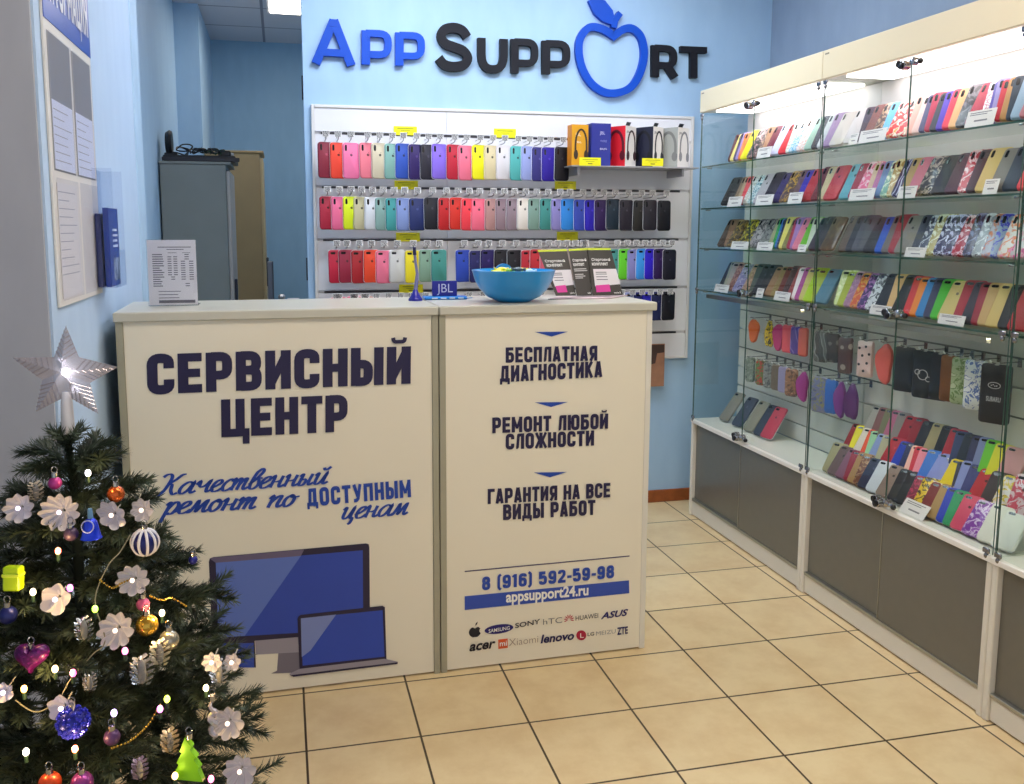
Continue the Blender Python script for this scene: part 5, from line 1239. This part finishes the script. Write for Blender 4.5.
# ornaments: where a sight line meets the cone of branch tips
def cone(px, py, out=.0):
    d = ray(px, py); best = None; s_ = .7
    while s_ < 1.9:
        q_ = CAM+d*s_; r = math.hypot(q_.x-TX, q_.y-TY)
        if r < trad(q_.z)*.97+out: return q_
        s_ += .004
    s_ = .7; bq = None; bd = 9
    while s_ < 1.9:
        q_ = CAM+d*s_; r = math.hypot(q_.x-TX, q_.y-TY)-trad(q_.z)
        if r < bd: bd, bq = r, q_
        s_ += .004
    return bq
def scale_at(p): return (p-CAM).dot(_f)/F       # metres per photo pixel there
def cap_loop(p, r, t, m=CHROME):
    obj('cap', MB().tube([p+Vector((0, 0, r*.95)), p+Vector((0, 0, r+.006))], .0045, 10), m, t, True)
    obj('hanging_loop', MB().tube([p+Vector((.004*math.cos(a), 0, r+.010+.005*math.sin(a))) for a in [2*PI*k/10 for k in range(11)]], .0007, 4), m, t)
def bauble(px, py, rp, m, label, extra=None):
    p = cone(px, py, .02); r = rp*scale_at(p); t = thing('bauble', label, 'bauble', p-Vector((0, 0, r)), 'baubles on the tree')
    obj('ball', MB().ball(p, r, 24), m, t, True); cap_loop(p, r, t)
    if extra: extra(t, p, r)
def band_extra(t, p, r):
    for k in range(5):
        a = k*PI/5; mb = MB(); pts = [p+Vector((r*1.01*math.cos(q_)*math.cos(a), r*1.01*math.cos(q_)*math.sin(a), r*1.01*math.sin(q_))) for q_ in [2*PI*j/24 for j in range(25)]]
        mb.tube(pts, r*.11, 6); obj('white_stripe', mb, mat('#e8e6ec', .5), t, True)
def bead_extra(t, p, r):
    mb = MB(); rr = random.Random(4)
    for k in range(150):
        v = Vector((rr.gauss(0, 1), rr.gauss(0, 1), rr.gauss(0, 1))).normalized(); mb.ball(p+v*r*1.0, r*.13, 6)
    o = obj('beads', mb, mat('#3a3fd0', .15, .5), t); o['kind'] = 'stuff'
bauble(116, 494, 8.5, mat('#c8602c', .22, .75), 'shiny copper bauble right of the tree top')
bauble(55, 483, 6.5, mat('#b83a8c', .35, .3), 'small magenta bauble below the star')
bauble(145, 542, 13, mat('#1c2468', .3, .3), 'navy bauble with white ribs at the right tree edge', band_extra)
bauble(147, 625, 11, mat('#c8a040', .15, .8), 'golden glass bauble in the middle of the tree')
bauble(169, 640, 10, mat('#a8a494', .2, .7), 'silver glass bauble beside the golden one')
bauble(73, 722, 15, mat('#22268c', .3, .4), 'dark blue beaded bauble low on the tree', bead_extra)
bauble(8, 615, 9, mat('#232a6c', .3, .3), 'dark blue bauble at the left picture edge')
bauble(71, 534, 7, mat('#4a3a58', .4, .3), 'dull violet bauble left of the blue bell')
bauble(143, 604, 6.5, mat('#c85a88', .4, .2), 'rose pink bauble above the golden glass one')
bauble(112, 737, 8, mat('#5a3a68', .4, .3), 'dim purple bauble low in the tree middle')
bauble(82, 783, 11, mat('#8a3a88', .3, .5), 'purple bauble cut by the bottom picture edge')
bauble(50, 783, 11, mat('#c04a28', .3, .5), 'orange red bauble cut by the bottom picture edge')
bauble(193, 560, 4.5, mat('#2a2f8c', .3, .4), 'tiny blue bauble poking out at the right tree edge')
FROST = mat('#dcd8dc', .45, noise=.05, trans=.25)
def frosted(px, py, rp, label, tilt=0., sx=1., petals=9, warm=False):
    p = cone(px, py, .03); s_ = scale_at(p); r = rp*s_; t = thing('frosted_flower', label, 'flower ornament', p, 'frosted flower lights on the tree')
    R = []
    for k, (rr_, dd) in enumerate(((.08, .012), (.35, .010), (.7, .004), (1.0, -.004))):
        ring = []
        for j in range(petals*6):
            a = 2*PI*j/(petals*6); q_ = rr_*(1+(.12*abs(math.sin(petals*a/2))-.06)*(rr_ > .3)*2)
            x_ = r*q_*math.cos(a)*sx; y_ = r*q_*math.sin(a)
            ct, st = math.cos(tilt), math.sin(tilt)
            ring.append(p+_r*(x_*ct-y_*st)+_u*(x_*st+y_*ct)-_f*(-dd*rp/16+.0025*math.sin(petals*a)*(rr_ > .5)))
        R.append(ring)
    mb = MB().rings(R, False); mb.rings([[v+_f*.0018 for v in ring] for ring in R], False)
    obj('petals', mb, FROST, t, True)
    obj('centre_light', MB().ball(p-_f*.003, .0034, 10), mat('#fff4ff', .4, emit='#ffdcc0' if warm else '#ecd8ff', estr=2.2), t, True)
    obj('wire', MB().tube([p+_f*.004, p+_f*.03+Vector((0, 0, .01))], .001, 5), mat('#b8b4a8', .5), t)
for a_ in ((60, 512, 17, 'large round frosted flower left of the blue bell', .1, 1.1, 11), (19, 508, 13, 'frosted flower high at the left of the tree', .5, 1.1, 8), (112, 515, 15, 'fan shaped frosted flower right of the blue bell', .8, .75, 7),
    (142, 510, 11, 'frosted flower above the ribbed navy bauble', .3, .9, 7), (56, 599, 15, 'tilted frosted flower in the upper left middle', -.6, .9, 5), (133, 580, 14, 'scalloped frosted flower in the tree middle', .2, 1.1, 9),
    (116, 630, 16, 'bright frosted flower right of the tree centre', .9, 1.1, 9), (228, 723, 15, 'frosted flower near the lower right tree edge', .3, 1., 8), (240, 771, 15, 'frosted flower at the bottom right of the tree', -.3, 1., 8),
    (62, 708, 12, 'star shaped frosted flower above the beaded bauble', -.3, 1.1, 5), (4, 692, 9, 'frosted flower cut by the left picture edge', 0, 1., 6), (212, 662, 9, 'small frosted flower by the silver cone', .2, 1., 7), (232, 662, 8, 'smallest frosted flower beside the printed tablet', .6, 1., 6)):
    frosted(a_[0], a_[1], a_[2], a_[3], a_[4], a_[5], a_[6], a_[0] > 110)
# heart
p = cone(32, 656, .025); s_ = scale_at(p); t = thing('heart_ornament', 'purple glitter heart hanging in the left of the tree', 'heart ornament', p)
hp = []
for k in range(40):
    a = 2*PI*k/40; x_ = 16*math.sin(a)**3; y_ = 13*math.cos(a)-5*math.cos(2*a)-2*math.cos(3*a)-math.cos(4*a); hp.append((x_*1.08*s_, y_*1.0*s_))
R = []
for q_, d in ((.6, .012), (.88, .008), (1, 0), (.88, -.008), (.6, -.012)): R.append([p+_r*(x_*q_)+_u*(y_*q_)-_f*d for x_, y_ in hp])
obj('heart_body', MB().rings(R), pattern_mat('glitter', '#4a0c52', '#5c1264', '#7a2078'), t, True); cap_loop(p, .010*1.2, t)
# bell
p = cone(91, 528, .03); s_ = scale_at(p); t = thing('bell_ornament', 'blue bell ornament with a pale ring in the upper tree', 'bell ornament', p)
obj('bell_body', MB().lathe([(10.5*s_, -10*s_), (9.5*s_, -9*s_), (7.5*s_, 0), (6*s_, 7*s_), (3*s_, 10*s_), (.0005, 10.5*s_)], p, 24), mat('#1c3ad8', .25, .3), t, True)
obj('bell_ring', MB().tube([p-_f*.011+_r*(6*s_*math.cos(a))+_u*(6*s_*math.sin(a)+.004) for a in [2*PI*k/20 for k in range(21)]], .0009, 5), mat('#a8b4e8', .3, .4), t)
obj('bell_top', MB().tube([p+Vector((0, 0, 10*s_)), p+Vector((0, 0, 20*s_))], [.004, .003], 8), mat('#5a88b8', .3), t, True)
# lime tree ornament and lime parcel
p = cone(190, 758, .03); s_ = scale_at(p); t = thing('fir_ornament', 'lime green little fir ornament at the lower right of the tree', 'fir ornament', p)
tri = [(-17, -19), (14, -22), (9, -10), (11, -8), (5, 0), (8, 2), (1, 10), (3, 12), (-4, 22), (-9, 8), (-7, 7), (-12, -3), (-10, -5)]
obj('fir_body', MB().prism([(a*s_, b*s_) for a, b in tri], lambda u, v, d: p+_r*u+_u*v-_f*d, -.006, .006), mat('#86d018', .3, .2), t); cap_loop(p, 22*s_, t)
p = cone(15, 578, .03); s_ = scale_at(p); t = thing('gift_ornament', 'lime green gift parcel ornament at the left of the tree', 'gift ornament', p)
q_ = MB().bbox(-10*s_, 7*s_, -.008, .008, -12*s_, 12*s_, .002); obj('parcel', MB().add([p+_r*v.x+_u*v.z+_f*v.y for v in q_.v], q_.f), mat('#b8dc10', .4), t)
q_ = MB().bbox(-10.3*s_, 7.3*s_, -.0088, .0088, 2*s_, 5*s_, .0005); obj('ribbon', MB().add([p+_r*v.x+_u*v.z+_f*v.y for v in q_.v], q_.f), mat('#d8f040', .4), t)
# snowy cones
def pine_cone(px, py, hp_, label, m):
    p = cone(px, py, .02); s_ = scale_at(p); h = hp_*s_; t = thing('pine_cone', label, 'pine cone', p-Vector((0, 0, h/2)), 'pine cones on the tree')
    obj('core', MB().ball(p, h*.40, 12, (.36, .36, 1.1)), mat('#8a8a88', .5), t, True)
    mb = MB()
    for k in range(46):
        v = -.46+.92*k/46; a = k*2.4; r = h*.36*math.sqrt(max(.05, 1-(v/.52)**2)); b = p+Vector((r*.6*math.cos(a), r*.6*math.sin(a), v*h)); o = Vector((math.cos(a), math.sin(a), .35)).normalized(); sd = Vector((-math.sin(a), math.cos(a), 0))*h*.10
        mb.add([b-sd*.5, b+sd*.5, b+o*h*.16+sd, b+o*h*.2+Vector((0, 0, .001)), b+o*h*.13-sd], [(0, 1, 2, 3, 4)])
    obj('scales', mb, m, t)
SIL = mat('#dcdee0', .25, .7)
pine_cone(36, 492, 20, 'frosted pine cone between the two upper left flowers', mat('#c8bca8', .5)); pine_cone(219, 673, 24, 'silver pine cone by the small frosted flowers', SIL); pine_cone(84, 630, 24, 'silver tinsel cone in the tree centre', SIL); pine_cone(142, 672, 30, 'silver tinsel cone right of the tree centre', SIL)
pine_cone(90, 683, 18, 'small dark silver cone left of the pink bauble lights', SIL); pine_cone(160, 654, 26, 'bright silver cone under the silver bauble', mat('#e8e2c8', .3, .4)); pine_cone(170, 742, 24, 'golden frosted cone above the lime fir ornament', mat('#c8b088', .3, .4)); pine_cone(140, 770, 22, 'grey violet cone at the bottom of the tree', mat('#8a7a90', .4, .3))
# icicle
p = cone(213, 720, .035); s_ = scale_at(p); t = thing('icicle_ornament', 'long twisted silver icicle at the right of the tree', 'icicle ornament', p)
pts = [p+Vector((.0035*math.cos(k*1.1), .0035*math.sin(k*1.1), (22-k*2.3)*s_)) for k in range(20)]
obj('icicle_body', MB().tube(pts, [max(.0008, .0052*math.sin(PI*min(1, (k+1)/20*.9))) for k in range(20)], 7), mat('#cfc6cc', .2, .5), t, True); cap_loop(p, 22*s_, t)
# bead garlands
def garland(pxs, label, col):
    P = [cone(a, b, .02) for a, b in pxs]; P = [Vector(q_) for q_ in curve_pts([tuple(v) for v in P], 5)]
    t = thing('bead_garland', label, 'garland', P[0], 'bead garlands on the tree'); mb = MB()
    for q_ in P: mb.ball(q_, .0017, 6)
    obj('beads', mb, mat(col, .2, .8), t, True); obj('string', MB().tube(P, .0005, 3), mat('#8a7040', .5), t)
garland([(160, 705), (150, 722), (140, 733), (128, 742), (112, 748)], 'golden bead garland right below the tree centre', '#d8b048')
garland([(100, 580), (112, 588), (122, 583), (134, 578)], 'short golden bead garland beside the scalloped flower', '#d0a848')
garland([(150, 596), (162, 600), (172, 598), (186, 606)], 'golden bead garland above the golden bauble', '#d8b048')
# fairy lights
def light(px, py, col, label, st=5):
    p = cone(px, py, .028); t = thing('fairy_light', label, 'fairy light', p, 'fairy lights on the tree')
    obj('bulb', MB().ball(p, .0042, 10, (1, 1, 1.3)), mat('#ffffff', .3, emit=col, estr=st), t, True); obj('bulb_socket', MB().tube([p-Vector((0, 0, .004)), p-Vector((0, 0, .014))], .0026, 8), mat('#20382a', .5), t, True)
for px, py, c, lab in ((88, 473, '#f8f4ff', 'white fairy light just below the tree top'), (58, 551, '#ff5a18', 'orange fairy light at the upper left'), (95, 609, '#a0f020', 'green fairy light in the tree centre'), (33, 592, '#f0d8a0', 'warm fairy light by the lime parcel'),
    (162, 613, '#ffe8b0', 'warm white fairy light above the golden bauble'), (55, 669, '#ffd890', 'warm fairy light right of the purple heart'), (24, 689, '#ffb020', 'amber fairy light below the purple heart'), (167, 699, '#d8f020', 'yellow green fairy light right of centre'),
    (206, 688, '#ffe0a0', 'warm fairy light above the silver icicle'), (75, 749, '#ff6a18', 'orange fairy light at the lower left'), (26, 752, '#fff0d0', 'cream fairy light at the lower left edge'), (114, 713, '#c8a8f0', 'violet fairy light low in the middle'), (175, 776, '#ffd080', 'warm fairy light beside the lime fir ornament'),
    (125, 651, '#ff60b0', 'pink fairy light in the tree centre'), (70, 588, '#e050c0', 'magenta fairy light above the centre'), (73, 673, '#ff50a0', 'pink fairy light right of the purple heart'), (160, 709, '#d060c0', 'pink fairy light under the yellow green one'), (211, 779, '#ff60a0', 'pink fairy light at the bottom right')):
    light(px, py, c, lab)
for px, py, e in ((58, 551, .12), (33, 592, .10), (162, 613, .16), (55, 669, .14), (24, 689, .10), (206, 688, .16), (75, 749, .14), (26, 752, .12), (160, 776, .05), (95, 478, .08)):
    q_ = cone(px, py, .045); ld = bpy.data.lights.new('fairy_glow', 'POINT'); ld.energy = e; ld.color = (1, .62, .22); ld.shadow_soft_size = .004
    lo = bpy.data.objects.new('fairy_glow', ld); COL.objects.link(lo); lo.location = q_
P = [cone(a, b, .012) for a, b in ((130, 535), (120, 552), (108, 566), (95, 600), (105, 640), (92, 655), (70, 680), (58, 700), (36, 712), (15, 700))]
o = obj('light_wire', MB().tube(curve_pts([tuple(v) for v in P], 6), .0009, 5), mat('#8c8870', .5)); tag(o, 'thin pale wire of the fairy lights winding through the tree', 'wire')
#@@NEXT
S.view_settings.view_transform = 'Standard'; S.view_settings.look = 'None'; S.view_settings.exposure = 0; S.view_settings.gamma = 1
S.view_settings.use_curve_mapping = False
S.cycles.transparent_max_bounces = 32; S.cycles.max_bounces = 8
